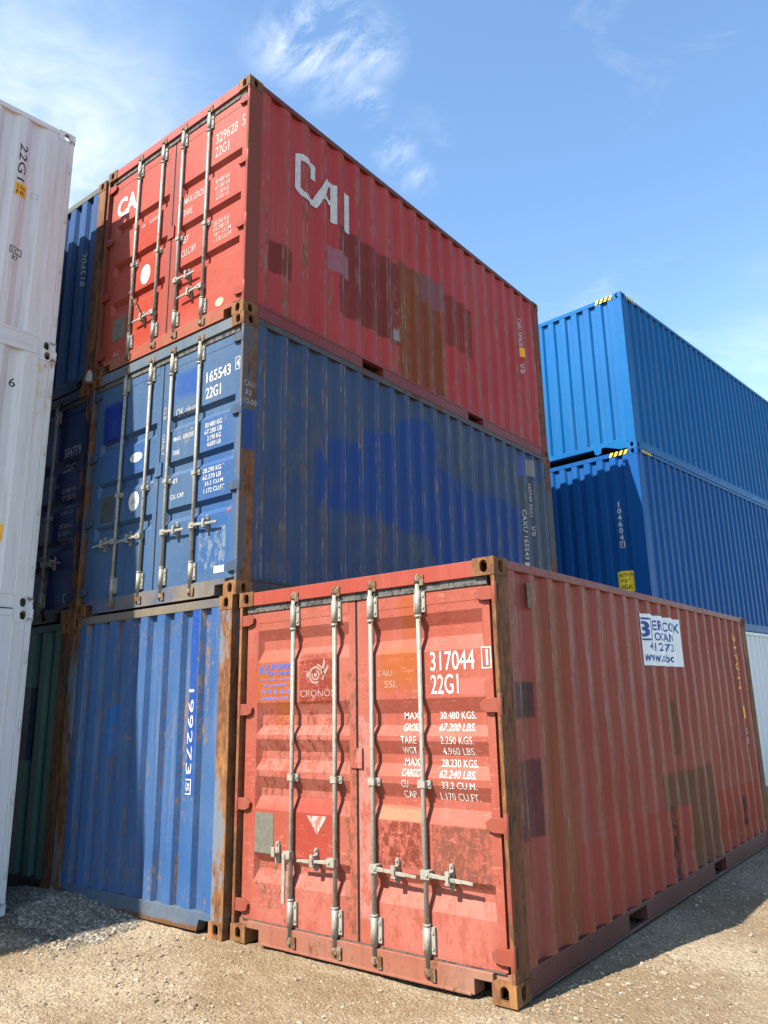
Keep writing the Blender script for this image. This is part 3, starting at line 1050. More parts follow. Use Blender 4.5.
# ---- red container on the ground in front
sideY = lambda a0, a1, z0, z1: (1, a0, a1, 2, z0, z1)
doorX = lambda a0, a1, z0, z1: (0, X(a0), X(a1), 2, z0, z1)
r1 = {
    'side': paint('brick_red_side_paint', (0.48, 0.112, 0.088), (0.54, 0.165, 0.130), rust=0.14, streak=0.28, chalk=0.34, grime_amt=0.16, spec=0.20, rough=0.52, scuff=0.10, patches=[
        dict(r=[sideY(0.60, 1.02, 0.1, 2.45)], c=(0.38, 0.115, 0.040), warp=0.14, soft=0.08, a=0.6),
        dict(r=[sideY(0.2, 0.47, 1.57, 1.80)], c=(0.115, 0.050, 0.048), warp=0.02),
        dict(r=[sideY(0.2, 0.50, 0.84, 1.31)], c=(0.20, 0.062, 0.062), warp=0.02),
        dict(r=[sideY(1.02, 1.6, 0.1, 0.70), sideY(1.5, 2.1, 0.1, 0.80), sideY(2.1, 3.4, 0.1, 0.74)], c=(0.53, 0.105, 0.078), warp=0.07, a=0.85),
        dict(r=[sideY(4.2, 5.75, 0.1, 0.72)], c=(0.50, 0.098, 0.068), warp=0.06),
        dict(r=[sideY(2.70, 4.12, 0.72, 1.01), sideY(3.38, 4.12, 0.1, 0.99), sideY(3.03, 3.26, 1.15, 1.63)], c=(0.23, 0.105, 0.060), warp=0.05, soft=0.03, a=0.9),
        dict(r=[sideY(2.78, 2.97, 0.12, 0.74), sideY(4.7, 4.85, 0.2, 0.66), sideY(5.1, 5.2, 0.3, 0.6)], c=(0.10, 0.035, 0.022), warp=0.08, worn=0.47, wscale=14),
    ], fold=(0.213, PSTEP, [(0.02, 0.05, 0.7), (0.26, 0.07, 1.2), (0.50, 0.03, 0.4), (0.14, 0.12, 0.05)], 1), off=1, bump=0.3),
    'door': paint('red_door_paint', (0.48, 0.118, 0.082), (0.55, 0.180, 0.135), rust=0.10, streak=0.16, chalk=0.22, patches=[
        dict(r=[doorX(0.20, 1.0, 0.15, 0.62), doorX(1.40, 2.30, 0.15, 0.60), doorX(0.2, 1.0, 1.0, 1.7)], c=(0.66, 0.27, 0.22), warp=0.16, soft=0.08, worn=0.46, wscale=9, a=0.5),
        dict(r=[doorX(0.20, 0.62, 1.70, 2.02), doorX(1.45, 1.82, 1.78, 2.06), doorX(0.36, 0.6, 1.55, 1.75)], c=(0.49, 0.145, 0.04), warp=0.12, soft=0.07, a=0.75),
        dict(r=[doorX(1.64, 1.80, 2.1, 2.40)], c=(0.47, 0.13, 0.03), warp=0.08, soft=0.05, a=0.6),
        dict(r=[doorX(0.665, 1.02, 1.69, 2.06)], c=(0.30, 0.060, 0.038), warp=0.012, worn=0.41, wscale=34),
        dict(r=[doorX(1.855, 2.29, 0.58, 0.93)], c=(0.27, 0.10, 0.070), warp=0.012, worn=0.46, wscale=26),
        dict(r=[doorX(1.405, 1.78, 0.65, 0.93)], c=(0.24, 0.060, 0.040), warp=0.03, worn=0.49, wscale=24),
        dict(r=[doorX(1.41, 1.77, 0.935, 1.005)], c=(0.43, 0.26, 0.155), warp=0.012, a=0.9),
        dict(r=[doorX(0.62, 1.03, 0.62, 1.03)], c=(0.45, 0.075, 0.055), warp=0.02, a=0.8),
        dict(r=[doorX(2.11, 2.30, 1.72, 1.83)], c=(0.60, 0.22, 0.18), warp=0.015, worn=0.4, wscale=40, a=0.7),
        dict(r=[doorX(0.22, 0.50, 0.26, 0.60), doorX(1.10, 1.24, 0.2, 1.9)], c=(0.25, 0.11, 0.07), warp=0.1, worn=0.54, wscale=18),
        dict(r=[doorX(1.24, 1.36, 0.3, 1.6)], c=(0.62, 0.30, 0.26), warp=0.05, worn=0.47, wscale=16, a=0.8),
        dict(r=[doorX(0.2, 1.0, 1.02, 1.65)], c=(0.27, 0.09, 0.06), warp=0.1, worn=0.56, wscale=24),
    ], off=2, bump=0.16, scuff=0.8),
    'rail': paint('red_rail_paint', (0.36, 0.085, 0.062), (0.42, 0.13, 0.10), rust=0.3, off=3),
    'brail': paint('dull_red_rail_paint', (0.20, 0.060, 0.052), (0.24, 0.10, 0.085), rust=0.25, off=4, grime_amt=0.5),
    'header': paint('red_header_paint', (0.48, 0.095, 0.068), (0.52, 0.14, 0.10), rust=0.1, off=5),
    'sill': paint('rusted_sill_paint', (0.46, 0.16, 0.11), (0.46, 0.25, 0.18), rust=0.5, off=6, vscale=2, grime_amt=0.5),
    'post': RUST1, 'casting': RUST_CAST, 'under': UNDER, 'cam': CAM_RUST,
    'hinge': paint('red_hinge_paint', (0.40, 0.095, 0.065), (0.44, 0.13, 0.09), rust=0.35, off=7),
}
red1 = Box('worn red container on the ground in front, with a white banner on its side', (*place(0, 0, 0), 0), 0, r1)
red1.frame()
red1.sides(dents=0.022)
red1.end_panel(red1.L, r1['side'])
G1 = [(2.27, 2.185, 2.11, 2.015), (1.71, 1.614, 1.537, 1.469), (1.437, 1.348, 1.289, 1.209), (1.164, 1.077, 1.025, 0.929), (0.619, 0.557, 0.514, 0.421)]
red1.doors(G1, handles=[(0.615, 0.64, -1, -0.32), (1.045, 0.63, -1, 0.34), (1.392, 0.632, 1, 0.37), (1.815, 0.637, 1, 0.37)])
E_ = red1.e
for b in (0.86,):
    pass


def door_text(bx, items, ink, name='lettering', bold=0.012):
    for s, h0, v0, h1, v1 in items:
        bx.on_door(name, text_bm(s, h0, v0, h1, v1, bold), ink)


door_text(red1, [('317044', 1.885, 1.885, 2.235, 2.010), ('22G1', 1.885, 1.735, 2.105, 1.860), ('1', 2.322, 1.905, 2.338, 2.005)], M_WHITE_INK, bold=0.006)
red1.on_door('lettering', poly_bm(frame_polys(2.288, 1.885, 2.362, 2.022, 0.007)), M_WHITE_INK)
rows = [('MAX.', 1.63, 1.575, 1.765, 1.622), ('GROSS', 1.63, 1.500, 1.765, 1.548), ('30.480 KGS.', 1.925, 1.575, 2.205, 1.622), ('67.200 LBS.', 1.925, 1.500, 2.205, 1.548),
        ('TARE', 1.62, 1.420, 1.75, 1.468), ('WGT.', 1.62, 1.352, 1.745, 1.398), ('2.250 KGS.', 1.945, 1.420, 2.200, 1.468), ('4.960 LBS.', 1.945, 1.352, 2.200, 1.398),
        ('MAX', 1.625, 1.278, 1.75, 1.325), ('CARGO', 1.62, 1.212, 1.77, 1.258), ('28.230 KGS.', 1.925, 1.278, 2.205, 1.325), ('62.240 LBS.', 1.925, 1.212, 2.205, 1.258),
        ('CU', 1.618, 1.142, 1.675, 1.190), ('CAP.', 1.62, 1.076, 1.735, 1.122), ('33,2 CU.M.', 1.945, 1.142, 2.21, 1.190), ('1.170 CU.FT.', 1.915, 1.076, 2.215, 1.122)]
door_text(red1, rows, M_WHITE_INK, bold=0.003)
door_text(red1, [('EUROBOX', 0.295, 1.955, 0.60, 2.000), ('CONTAINERS', 0.295, 1.912, 0.60, 1.942), ('E', 0.215, 1.935, 0.275, 1.985)], M_BLUE_INK, bold=0.03)
door_text(red1, [('hire - sale - storage', 0.235, 1.868, 0.57, 1.895), ('all containers', 0.27, 1.830, 0.53, 1.855), ('04 72 45 12 20', 0.245, 1.775, 0.565, 1.805), ('eurobox.com', 0.245, 1.728, 0.545, 1.760)], M_LBLUE_INK, bold=0.02)
door_text(red1, [('CRONOS', 0.672, 1.742, 1.02, 1.792)], M_PINK_INK, bold=0.004)
door_text(red1, [('CAIU', 1.43, 1.865, 1.56, 1.905), ('SSI.', 1.49, 1.785, 1.60, 1.835)], M_PINK_INK, bold=0.004)
# worn round emblem above it
pl = []
for (r0, r1_, a0, a1) in ((0.052, 0.068, 30, 300), (0.028, 0.042, 160, 430), (0.0, 0.016, 0, 360), (0.074, 0.088, 330, 440)):
    for k in range(18):
        t0, t1 = R(a0 + (a1 - a0) * k / 18), R(a0 + (a1 - a0) * (k + 1) / 18)
        pl.append([(0.83 + r * math.cos(t), 1.90 + r * 0.95 * math.sin(t)) for r, t in ((r0, t0), (r1_, t0), (r1_, t1), (r0, t1)) if True])
pl += [[(0.90, 1.90), (0.93, 1.99), (0.915, 2.02), (0.885, 1.92)], [(0.92, 1.89), (0.965, 1.95), (0.955, 1.975), (0.90, 1.905)], [(0.74, 1.87), (0.765, 1.90), (0.755, 1.94), (0.735, 1.91)]]
bm = bmesh.new()
for p in pl:
    try: bm.faces.new([bm.verts.new((x, y, 0)) for x, y in p])
    except ValueError: pass
red1.on_door('emblem', bm, M_PINK_INK)
# riveted data plate, worn triangle sticker
bm = bmesh.new()
add_box(bm, X(0.205), X(0.405), 0.0365, 0.0395, 0.622, 0.905)
link('data_plate', bm, M_PLATE, red1.leaves[0], 0.001)
red1.on_door('triangle_sticker', poly_bm([[(0.752, 0.912), (0.946, 0.918), (0.851, 0.790)]]), plain('worn_sticker', (0.60, 0.52, 0.48), 0.7, 0, 0.3, 20, (0.50, 26), (0.50, 0.16, 0.12)))
# hinge slots on the post's outer side, their shade painted as black plates
for z in (2.36, 0.25, 0.96, 1.66):
    bm = bmesh.new()
    add_box(bm, HALF - 0.006, HALF - 0.0025, 0.018, 0.040, z - 0.055, z + 0.055)
    link('hinge_slot_shade', bm, M_SLOT_SHADE, red1.e)
# banner following the corrugation
rs = [(2.50, 1.95), (3.56, 1.95), (3.56, 2.41), (2.50, 2.41)]
red1.on_side('banner', poly_bm([rs]), M_BANNER, 0.003)
red1.on_side('banner_emblem', poly_bm(frame_polys(2.54, 2.17, 2.77, 2.375, 0.018)), M_BANNER_BLUE, 0.0045)
red1.on_side('banner_emblem', text_bm('3', 2.59, 2.20, 2.72, 2.345, 0.03), M_BANNER_BLUE, 0.005)
for s, a, b, c, d in (('ER', 2.895, 2.275, 3.055, 2.365), ('CO', 3.168, 2.275, 3.338, 2.365), ('X', 3.45, 2.275, 3.54, 2.365),
                      ('OC', 2.925, 2.18, 3.055, 2.255), ('AN', 3.17, 2.18, 3.32, 2.255),
                      ('4', 2.70, 2.085, 2.77, 2.16), ('12', 2.91, 2.085, 3.03, 2.16), ('73', 3.18, 2.085, 3.32, 2.16),
                      ('ww', 2.63, 1.985, 2.78, 2.045), ('w.o', 2.89, 1.985, 3.05, 2.045), ('bc', 3.175, 1.985, 3.29, 2.065)):
    red1.on_side('banner_lettering', text_bm(s, a, b, c, d, 0.02), M_BANNER_BLUE, 0.0045)
red1.on_side('sticker', poly_bm([[(5.50, 1.40), (5.60, 1.40), (5.60, 1.54), (5.50, 1.54)]]), M_ORANGE)
red1.on_side('lettering', text_bm('317044', 5.47, 1.72, 5.54, 2.36, 0.0, True), M_ORANGE)
red1.on_side('lettering', text_bm('IC\n87', 5.50, 1.12, 5.60, 1.30, 0.01), M_WHITE_INK)
bm = bmesh.new()
add_box(bm, HALF - 0.010, HALF - 0.002, 0.435, 0.495, 2.285, 2.46)
link('marking_plate', bm, plain('tan_marking_plate', (0.30, 0.20, 0.10), 0.7, 0, 0.6, 20), red1.e, 0.002)

# ---- middle stack, bottom: blue end wall
SY = 0.0029
b1 = {
    'side': paint('blue_side_paint_low', (0.03, 0.09, 0.27), (0.06, 0.13, 0.30), rust=0.2, off=11),
    'end': paint('scuffed_blue_end_paint', (0.055, 0.150, 0.38), (0.105, 0.20, 0.40), rust=0.10, fleck=0.75, fleck_col=(0.26, 0.20, 0.17), streak=0.38, chalk=0.45, scuff=0.3, patches=[
        dict(r=[(0, X(0.73), X(0.93), 2, 1.31, 1.73)], c=(0.050, 0.20, 0.52), warp=0.01),
        dict(r=[(0, X(1.86), X(2.01), 2, 1.0, 2.5)], c=(0.018, 0.085, 0.42), warp=0.03, a=0.8),
        dict(r=[(0, X(2.02), X(2.12), 2, 1.4, 2.5), (0, X(1.80), X(1.87), 2, 1.2, 2.0)], c=(0.33, 0.22, 0.15), warp=0.05, worn=0.52, wscale=14),
        dict(r=[(0, X(0.80), X(0.96), 2, 0.2, 2.5), (0, X(1.2), X(1.3), 2, 0.3, 1.4)], c=(0.24, 0.16, 0.12), warp=0.06, worn=0.60, wscale=10),
    ], fold=(X(0.02), 0.25, [(0.1, 0.03, 0.4), (0.55, 0.03, 0.3)], 0), off=12, bump=0.3),
    'rail': paint('worn_blue_rail_paint', (0.20, 0.19, 0.20), (0.30, 0.25, 0.19), rust=0.45, off=13),
    'brail': paint('grey_blue_rail_paint', (0.13, 0.155, 0.20), (0.20, 0.20, 0.20), rust=0.35, off=14),
    'sill': paint('grey_blue_sill_paint', (0.10, 0.165, 0.29), (0.19, 0.23, 0.28), rust=0.30, off=15, vscale=2.5, grime_amt=0.5, patches=[
        dict(r=[(0, -1.1, 1.1, 2, 0.0, 0.055)], c=(0.22, 0.10, 0.04), warp=0.05, worn=0.42, wscale=9)]),
    'post': rusty('blue_grey_rusted_post', (0.20, 0.24, 0.29), 0.60, 0.8, 1.1, 0.6), 'casting': RUST_CAST, 'under': UNDER,
    'hinge': CAM_RUST, 'cam': CAM_RUST}
blue1 = Box('scuffed blue container with 199273 down its corrugated end, lowest of the middle stack', (*place(-2.487, -0.0357, SY), -0.0057), SY, b1)
blue1.frame(door_end=False)
blue1.sides()
blue1.end_panel(0, b1['end'])
blue1.end_panel(blue1.L, b1['side'])
blue1.on_end('lettering', text_bm('199273', 1.912, 1.16, 1.978, 1.84, -0.004, True), M_WHITE_INK)
blue1.on_end('lettering', poly_bm(frame_polys(1.895, 1.005, 1.985, 1.125, 0.010)), M_WHITE_INK)
blue1.on_end('lettering', text_bm('5', 1.920, 1.03, 1.963, 1.100, 0.0, True), M_WHITE_INK)

# ---- middle stack, middle: blue doors
b2 = {
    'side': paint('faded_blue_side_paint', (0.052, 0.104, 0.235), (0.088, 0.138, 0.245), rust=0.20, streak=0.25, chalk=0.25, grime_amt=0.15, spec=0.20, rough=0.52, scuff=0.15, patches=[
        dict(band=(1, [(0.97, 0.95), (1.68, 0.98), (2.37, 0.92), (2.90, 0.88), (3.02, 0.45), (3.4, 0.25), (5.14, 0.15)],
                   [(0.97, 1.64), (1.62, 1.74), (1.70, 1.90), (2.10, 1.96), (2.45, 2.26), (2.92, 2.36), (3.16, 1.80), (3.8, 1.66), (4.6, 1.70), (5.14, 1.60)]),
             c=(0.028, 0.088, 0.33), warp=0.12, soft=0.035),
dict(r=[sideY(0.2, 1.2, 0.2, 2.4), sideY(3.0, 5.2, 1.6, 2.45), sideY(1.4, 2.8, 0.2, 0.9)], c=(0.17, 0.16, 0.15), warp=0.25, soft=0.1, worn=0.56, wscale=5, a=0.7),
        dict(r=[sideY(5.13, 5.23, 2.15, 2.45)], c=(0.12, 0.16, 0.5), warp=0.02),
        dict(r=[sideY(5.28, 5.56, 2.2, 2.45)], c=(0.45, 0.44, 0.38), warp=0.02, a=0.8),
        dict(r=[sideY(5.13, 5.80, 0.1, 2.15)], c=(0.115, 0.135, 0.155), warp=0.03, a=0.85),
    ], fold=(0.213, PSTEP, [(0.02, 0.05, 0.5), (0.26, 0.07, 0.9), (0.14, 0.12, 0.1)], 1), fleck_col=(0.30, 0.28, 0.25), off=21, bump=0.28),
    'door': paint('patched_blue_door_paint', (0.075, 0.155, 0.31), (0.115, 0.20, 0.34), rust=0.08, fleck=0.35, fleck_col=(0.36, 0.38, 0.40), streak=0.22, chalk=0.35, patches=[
        dict(r=[doorX(0.22, 0.60, 1.80, 2.22)], c=(0.014, 0.045, 0.30), warp=0.05, soft=0.03),
        dict(r=[doorX(1.42, 1.78, 1.98, 2.25)], c=(0.028, 0.11, 0.42), warp=0.12, soft=0.06, a=0.9),
        dict(r=[doorX(1.84, 2.3, 0.25, 1.7), doorX(0.3, 1.0, 1.35, 1.7)], c=(0.034, 0.13, 0.40), warp=0.12, soft=0.08, a=0.6),
        dict(r=[doorX(1.88, 2.24, 0.27, 0.62)], c=(0.34, 0.40, 0.44), warp=0.05, worn=0.52, wscale=13, a=0.8),
        dict(r=[doorX(1.5, 1.85, 1.5, 1.65), doorX(1.95, 2.2, 1.55, 1.65)], c=(0.42, 0.33, 0.20), warp=0.05, worn=0.58, wscale=20),
    ], off=22, scuff=0.4),
    'rail': paint('dark_blue_rail_paint', (0.10, 0.105, 0.115), (0.15, 0.13, 0.11), rust=0.5, off=23),
    'brail': paint('blue_black_rail_paint', (0.045, 0.055, 0.075), (0.07, 0.075, 0.085), rust=0.3, off=24),
    'header': paint('pale_blue_header_paint', (0.17, 0.225, 0.29), (0.24, 0.27, 0.29), rust=0.30, off=25, vscale=2),
    'sill': paint('blue_tan_sill_paint', (0.045, 0.105, 0.29), (0.33, 0.28, 0.20), rust=0.30, off=26, vscale=2),
    'post': rusty('brown_blue_post', (0.15, 0.145, 0.15), 0.62, 0.55, 2.1, 0.45), 'casting': RUST_CAST, 'under': UNDER, 'cam': CAM_RUST,
    'hinge': paint('dull_blue_hinge_paint', (0.07, 0.12, 0.2), (0.12, 0.15, 0.19), rust=0.4, off=27)}
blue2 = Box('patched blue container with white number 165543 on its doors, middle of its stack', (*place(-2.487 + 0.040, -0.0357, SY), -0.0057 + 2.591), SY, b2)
blue2.frame()
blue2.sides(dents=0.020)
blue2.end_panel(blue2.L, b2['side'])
G2 = [(1.82, 1.785, 1.72, 1.67), (1.36, 1.325, 1.26, 1.21), (0.90, 0.865, 0.80, 0.75)]
blue2.doors(G2, bar_mat=M_GALV, handles=[(0.615, 0.70, -1, 0.36), (1.045, 0.695, -1, 0.34), (1.392, 0.672, 1, 0.33), (1.815, 0.672, 1, 0.36)])
door_text(blue2, [('165543', 1.895, 2.03, 2.235, 2.14), ('22G1', 1.895, 1.87, 2.105, 1.98), ('4', 2.315, 2.075, 2.35, 2.15)], M_WHITE_INK, bold=0.008)
blue2.on_door('lettering', poly_bm(frame_polys(2.300, 2.05, 2.362, 2.175, 0.006)), M_WHITE_INK)
rows2 = [('MAX. GROSS', 1.44, 1.555, 1.74, 1.597), ('TARE', 1.44, 1.415, 1.54, 1.46), ('30.480 KG', 1.90, 1.585, 2.14, 1.630), ('67.200 LB', 1.90, 1.520, 2.14, 1.565), ('2.190 KG', 1.94, 1.455, 2.13, 1.500), ('4.830 LB', 1.94, 1.395, 2.13, 1.437),
         ('NET', 1.44, 1.135, 1.53, 1.178), ('CU. CAP.', 1.44, 0.985, 1.64, 1.028), ('28.290 KG', 1.90, 1.148, 2.15, 1.192), ('62.370 LB', 1.90, 1.085, 2.15, 1.128), ('33,2 CU.M', 1.93, 1.022, 2.18, 1.063), ('1.172 CU.FT', 1.92, 0.958, 2.20, 1.00)]
door_text(blue2, rows2, M_WHITE_INK, bold=0.002)
for cx_, cz_, rx, rz in ((0.84, 1.53, 0.105, 0.05), (0.85, 1.075, 0.085, 0.10)):
    blue2.on_door('round_sticker', poly_bm([[(cx_ + rx * math.cos(k * math.pi / 12), cz_ + rz * math.sin(k * math.pi / 12)) for k in range(24)]]), M_WHITE_INK)
door_text(blue2, [('CSC SAFETY', 0.765, 1.535, 0.915, 1.555), ('APPROVAL', 0.775, 1.505, 0.905, 1.525), ('UIC', 0.80, 1.05, 0.90, 1.10)], M_BLACK_INK, bold=0.0)
bm = bmesh.new()
add_box(bm, X(0.285), X(0.505), 0.0365, 0.0395, 0.935, 1.205)
link('data_plate', bm, M_PLATE_D, blue2.leaves[0], 0.001)
blue2.on_door('label', poly_bm([[(2.10, 0.215), (2.23, 0.215), (2.23, 0.275), (2.10, 0.275)]]), M_WHITE_INK)
blue2.on_door('lettering', text_bm('CLEAN ONLY', 1.262, 1.45, 1.30, 1.95, 0.0, True), M_WORN_INK)
door_text(blue2, [('OK clean', 1.46, 1.80, 1.76, 1.88)], M_FAINT_INK, bold=0.0)
blue2.on_door('triangle_sticker', poly_bm([[(2.24, 0.77), (2.285, 0.775), (2.262, 0.71)]]), plain('red_sticker', (0.45, 0.08, 0.05), 0.6))
for s, a, b, c, d in (('CAIU', 0.03, 1.87, 0.15, 1.92), ('AV', 0.04, 1.78, 0.12, 1.84), ('10-09', 0.03, 1.70, 0.18, 1.755)):
    blue2.on_side('lettering', text_bm(s, a, b, c, d, 0.0), M_WORN_INK, 0.008)
blue2.on_side('post_patch', poly_bm([[(0.015, 1.28), (0.165, 1.28), (0.165, 1.66), (0.015, 1.64)]]), paint('blue_touch_up', (0.028, 0.085, 0.33), (0.035, 0.09, 0.30), off=28), 0.0075)
blue2.on_side('lettering', text_bm('CAXU 165543', 5.155, 0.95, 5.215, 1.66, 0.004, True), M_WHITE_INK)
blue2.on_side('lettering', poly_bm([[(5.14, 0.80), (5.21, 0.80), (5.21, 0.91), (5.14, 0.91)]]), M_WHITE_INK)
blue2.on_side('lettering', text_bm('165543 22G1', 5.39, 1.60, 5.45, 2.08, 0.004, True), M_WHITE_INK)
blue2.on_side('lettering', text_bm('IC\n87', 5.41, 1.32, 5.48, 1.46, 0.01), M_WHITE_INK)

# ---- middle stack, top: red
r3 = {
    'side': paint('crimson_side_paint', (0.66, 0.080, 0.076), (0.68, 0.125, 0.118), rust=0.12, streak=0.14, chalk=0.22, grime_amt=0.12, spec=0.20, rough=0.52, scuff=0.10, patches=[
        dict(r=[sideY(0.33, 0.66, 0.59, 0.93)], c=(0.30, 0.048, 0.030), warp=0.03),
        dict(r=[sideY(1.33, 2.45, 0.54, 1.60)], c=(0.29, 0.048, 0.030), warp=0.05),
        dict(r=[sideY(3.30, 4.06, 0.95, 1.68)], c=(0.37, 0.058, 0.038), warp=0.03),
        dict(r=[sideY(2.85, 3.42, 1.34, 1.74)], c=(0.36, 0.135, 0.135), warp=0.02),
        dict(r=[sideY(2.40, 2.90, 0.10, 1.67), sideY(2.85, 3.30, 0.18, 1.33)], c=(0.33, 0.085, 0.018), warp=0.06, soft=0.02),
        dict(r=[sideY(2.52, 2.66, 0.1, 1.6), sideY(3.0, 3.12, 0.2, 1.2)], c=(0.44, 0.135, 0.03), warp=0.12, worn=0.52, wscale=12),
        dict(r=[sideY(1.17, 1.52, 1.00, 1.28)], c=(0.52, 0.22, 0.25), warp=0.02, worn=0.38, wscale=16),
        dict(r=[sideY(3.28, 3.40, 0.15, 1.3), sideY(2.32, 2.42, 0.1, 1.65), sideY(2.26, 2.38, 0.12, 0.5), sideY(3.5, 3.7, 0.15, 0.5), sideY(1.15, 1.25, 0.4, 1.0)], c=(0.40, 0.25, 0.15), warp=0.08, worn=0.56, wscale=12),
        dict(r=[sideY(2.31, 2.40, 0.60, 0.74)], c=(0.50, 0.48, 0.45), warp=0.02),
    ], fold=(0.213, PSTEP, [(0.26, 0.08, 1.0), (0.02, 0.06, 0.7), (0.14, 0.12, 0.2)], 1), fleck_col=(0.44, 0.26, 0.17), off=31, bump=0.3),
    'door': paint('bright_red_door_paint', (0.53, 0.100, 0.068), (0.58, 0.145, 0.108), rust=0.05, streak=0.10, chalk=0.16, patches=[
        dict(r=[doorX(0.60, 1.1, 0.2, 1.7), doorX(1.3, 1.8, 0.3, 0.8)], c=(0.52, 0.060, 0.035), warp=0.1, soft=0.1, a=0.7),
        dict(r=[doorX(1.10, 1.36, 0.2, 2.3)], c=(0.36, 0.10, 0.085), warp=0.03, a=0.6),
    ], off=32, scuff=0.25),
    'rail': paint('dark_red_rail_paint', (0.25, 0.060, 0.050), (0.22, 0.09, 0.06), rust=0.5, off=33),
    'brail': paint('crimson_rail_paint', (0.33, 0.060, 0.055), (0.36, 0.10, 0.09), rust=0.2, off=34),
    'header': paint('pink_red_header_paint', (0.52, 0.13, 0.10), (0.56, 0.17, 0.14), rust=0.1, off=35),
    'sill': paint('red_sill_paint', (0.50, 0.12, 0.08), (0.46, 0.20, 0.13), rust=0.22, off=36, vscale=2),
    'post': rusty('red_brown_post', (0.30, 0.085, 0.065), 0.42, 0.5, 3.3, 0.35), 'casting': RUST_DARKC, 'under': UNDER, 'cam': CAM_RUST,
    'hinge': paint('bright_red_hinge_paint', (0.46, 0.085, 0.06), (0.50, 0.12, 0.08), rust=0.3, off=37)}
red3 = Box('faded red container topping the middle stack, brown repaint patches on its side', (*place(-2.487 + 0.026, -0.0357, SY), -0.0057 + 5.183), SY, r3)
red3.frame()
red3.sides(dents=0.020)
red3.end_panel(red3.L, r3['side'])
red3.doors([(1.83, 1.785, 1.73, 1.68), (1.33, 1.285, 1.23, 1.18), (0.85, 0.805, 0.75, 0.70)], bar_mat=M_GALV_OLD, handles=[(1.045, 0.46, -1, 0.34), (1.392, 0.68, 1, 0.33), (1.815, 0.475, -1, 0.36)])
door_text(red3, [('329628', 1.90, 2.06, 2.235, 2.18), ('22G1', 1.90, 1.90, 2.11, 2.02), ('5', 2.30, 2.07, 2.345, 2.20)], M_WORN_INK, bold=0.006)
rows3 = [('MAX.GROSS', 1.42, 1.56, 1.78, 1.64), ('TARE', 1.42, 1.42, 1.565, 1.50), ('NET', 1.42, 1.10, 1.53, 1.18), ('CU.CAP.', 1.42, 0.95, 1.66, 1.03),
         ('30.480 KG', 1.92, 1.58, 2.14, 1.63), ('67.200 LB', 1.92, 1.51, 2.14, 1.56), ('2.230 KG', 1.94, 1.44, 2.13, 1.49), ('4.920 LB', 1.94, 1.385, 2.13, 1.425),
         ('28.250 KG', 1.92, 1.10, 2.15, 1.15), ('62.280 LB', 1.92, 1.04, 2.15, 1.085), ('33,1 CU.M', 1.93, 0.97, 2.18, 1.02), ('1.170 CU.FT', 1.93, 0.91, 2.20, 0.955)]
door_text(red3, rows3, M_WORN_INK, bold=0.004)
door_text(red3, [('CAI', 0.18, 1.93, 0.60, 2.18)], M_WHITE_INK, bold=0.035)
door_text(red3, [('SUPER', 0.82, 1.60, 0.98, 1.65), ('SR', 0.69, 1.60, 0.75, 1.64), ('A1C', 0.30, 0.18, 0.42, 0.235)], M_WORN_INK, bold=0.0)
red3.on_door('round_sticker', poly_bm([[(0.81 + 0.085 * math.cos(k * math.pi / 12), 1.00 + 0.115 * math.sin(k * math.pi / 12)) for k in range(24)]]), M_WHITE_INK)
red3.on_door('round_sticker', poly_bm([[(2.05 + 0.06 * math.cos(k * math.pi / 12), 0.235 + 0.045 * math.sin(k * math.pi / 12)) for k in range(24)]]), plain('cream_sticker', (0.62, 0.56, 0.38), 0.6))
bm = bmesh.new()
add_box(bm, X(0.265), X(0.50), 0.0365, 0.0395, 0.37, 0.63)
link('data_plate', bm, M_PLATE, red3.leaves[0], 0.001)


def stroke(pts, t):
    out = []
    for (a, b), (c, d) in zip(pts, pts[1:]):
        dx, dy = c - a, d - b
        l = math.hypot(dx, dy)
        nx, ny = -dy / l * t / 2, dx / l * t / 2
        out.append([(a + nx, b + ny), (a - nx, b - ny), (c - nx, d - ny), (c + nx, d + ny)])
    return out


# the big side lettering: C and A share a diagonal, I stands alone
bm = poly_bm([[(0.645, 1.73), (0.705, 1.745), (0.705, 2.075), (0.645, 2.13)], [(0.645, 2.13), (0.705, 2.075), (0.875, 2.075), (0.945, 2.13), (0.93, 2.155), (0.68, 2.155)],
              [(0.875, 2.075), (0.875, 1.96), (0.945, 1.96), (0.945, 2.13)], [(0.645, 1.73), (0.72, 1.645), (0.88, 1.645), (0.905, 1.715), (0.74, 1.715), (0.705, 1.745)],
              [(0.88, 1.645), (0.965, 1.645), (1.155, 2.02), (1.09, 2.07), (0.905, 1.715)], [(1.155, 2.02), (1.185, 2.02), (1.27, 2.085), (1.11, 2.085), (1.09, 2.07)],
              [(1.185, 2.02), (1.185, 1.60), (1.27, 1.60), (1.27, 2.085)], [(1.045, 1.80), (1.185, 1.80), (1.185, 1.86), (1.075, 1.86)],
              [(1.39, 1.60), (1.495, 1.60), (1.495, 2.09), (1.39, 2.09)]])
for v_ in bm.verts: v_.co += Vector((0.035, -0.025, 0))
red3.on_side('lettering', bm, M_WHITE_INK, 0.003)
red3.on_side('lettering', text_bm('CAIU 329628', 5.42, 1.66, 5.48, 2.12, 0.004, True), M_WHITE_INK)
red3.on_side('sticker', poly_bm([[(5.42, 1.49), (5.53, 1.49), (5.53, 1.64), (5.42, 1.64)]]), M_ORANGE)
red3.on_side('lettering', text_bm('IC\n87', 5.42, 1.22, 5.50, 1.37, 0.012), M_WHITE_INK)
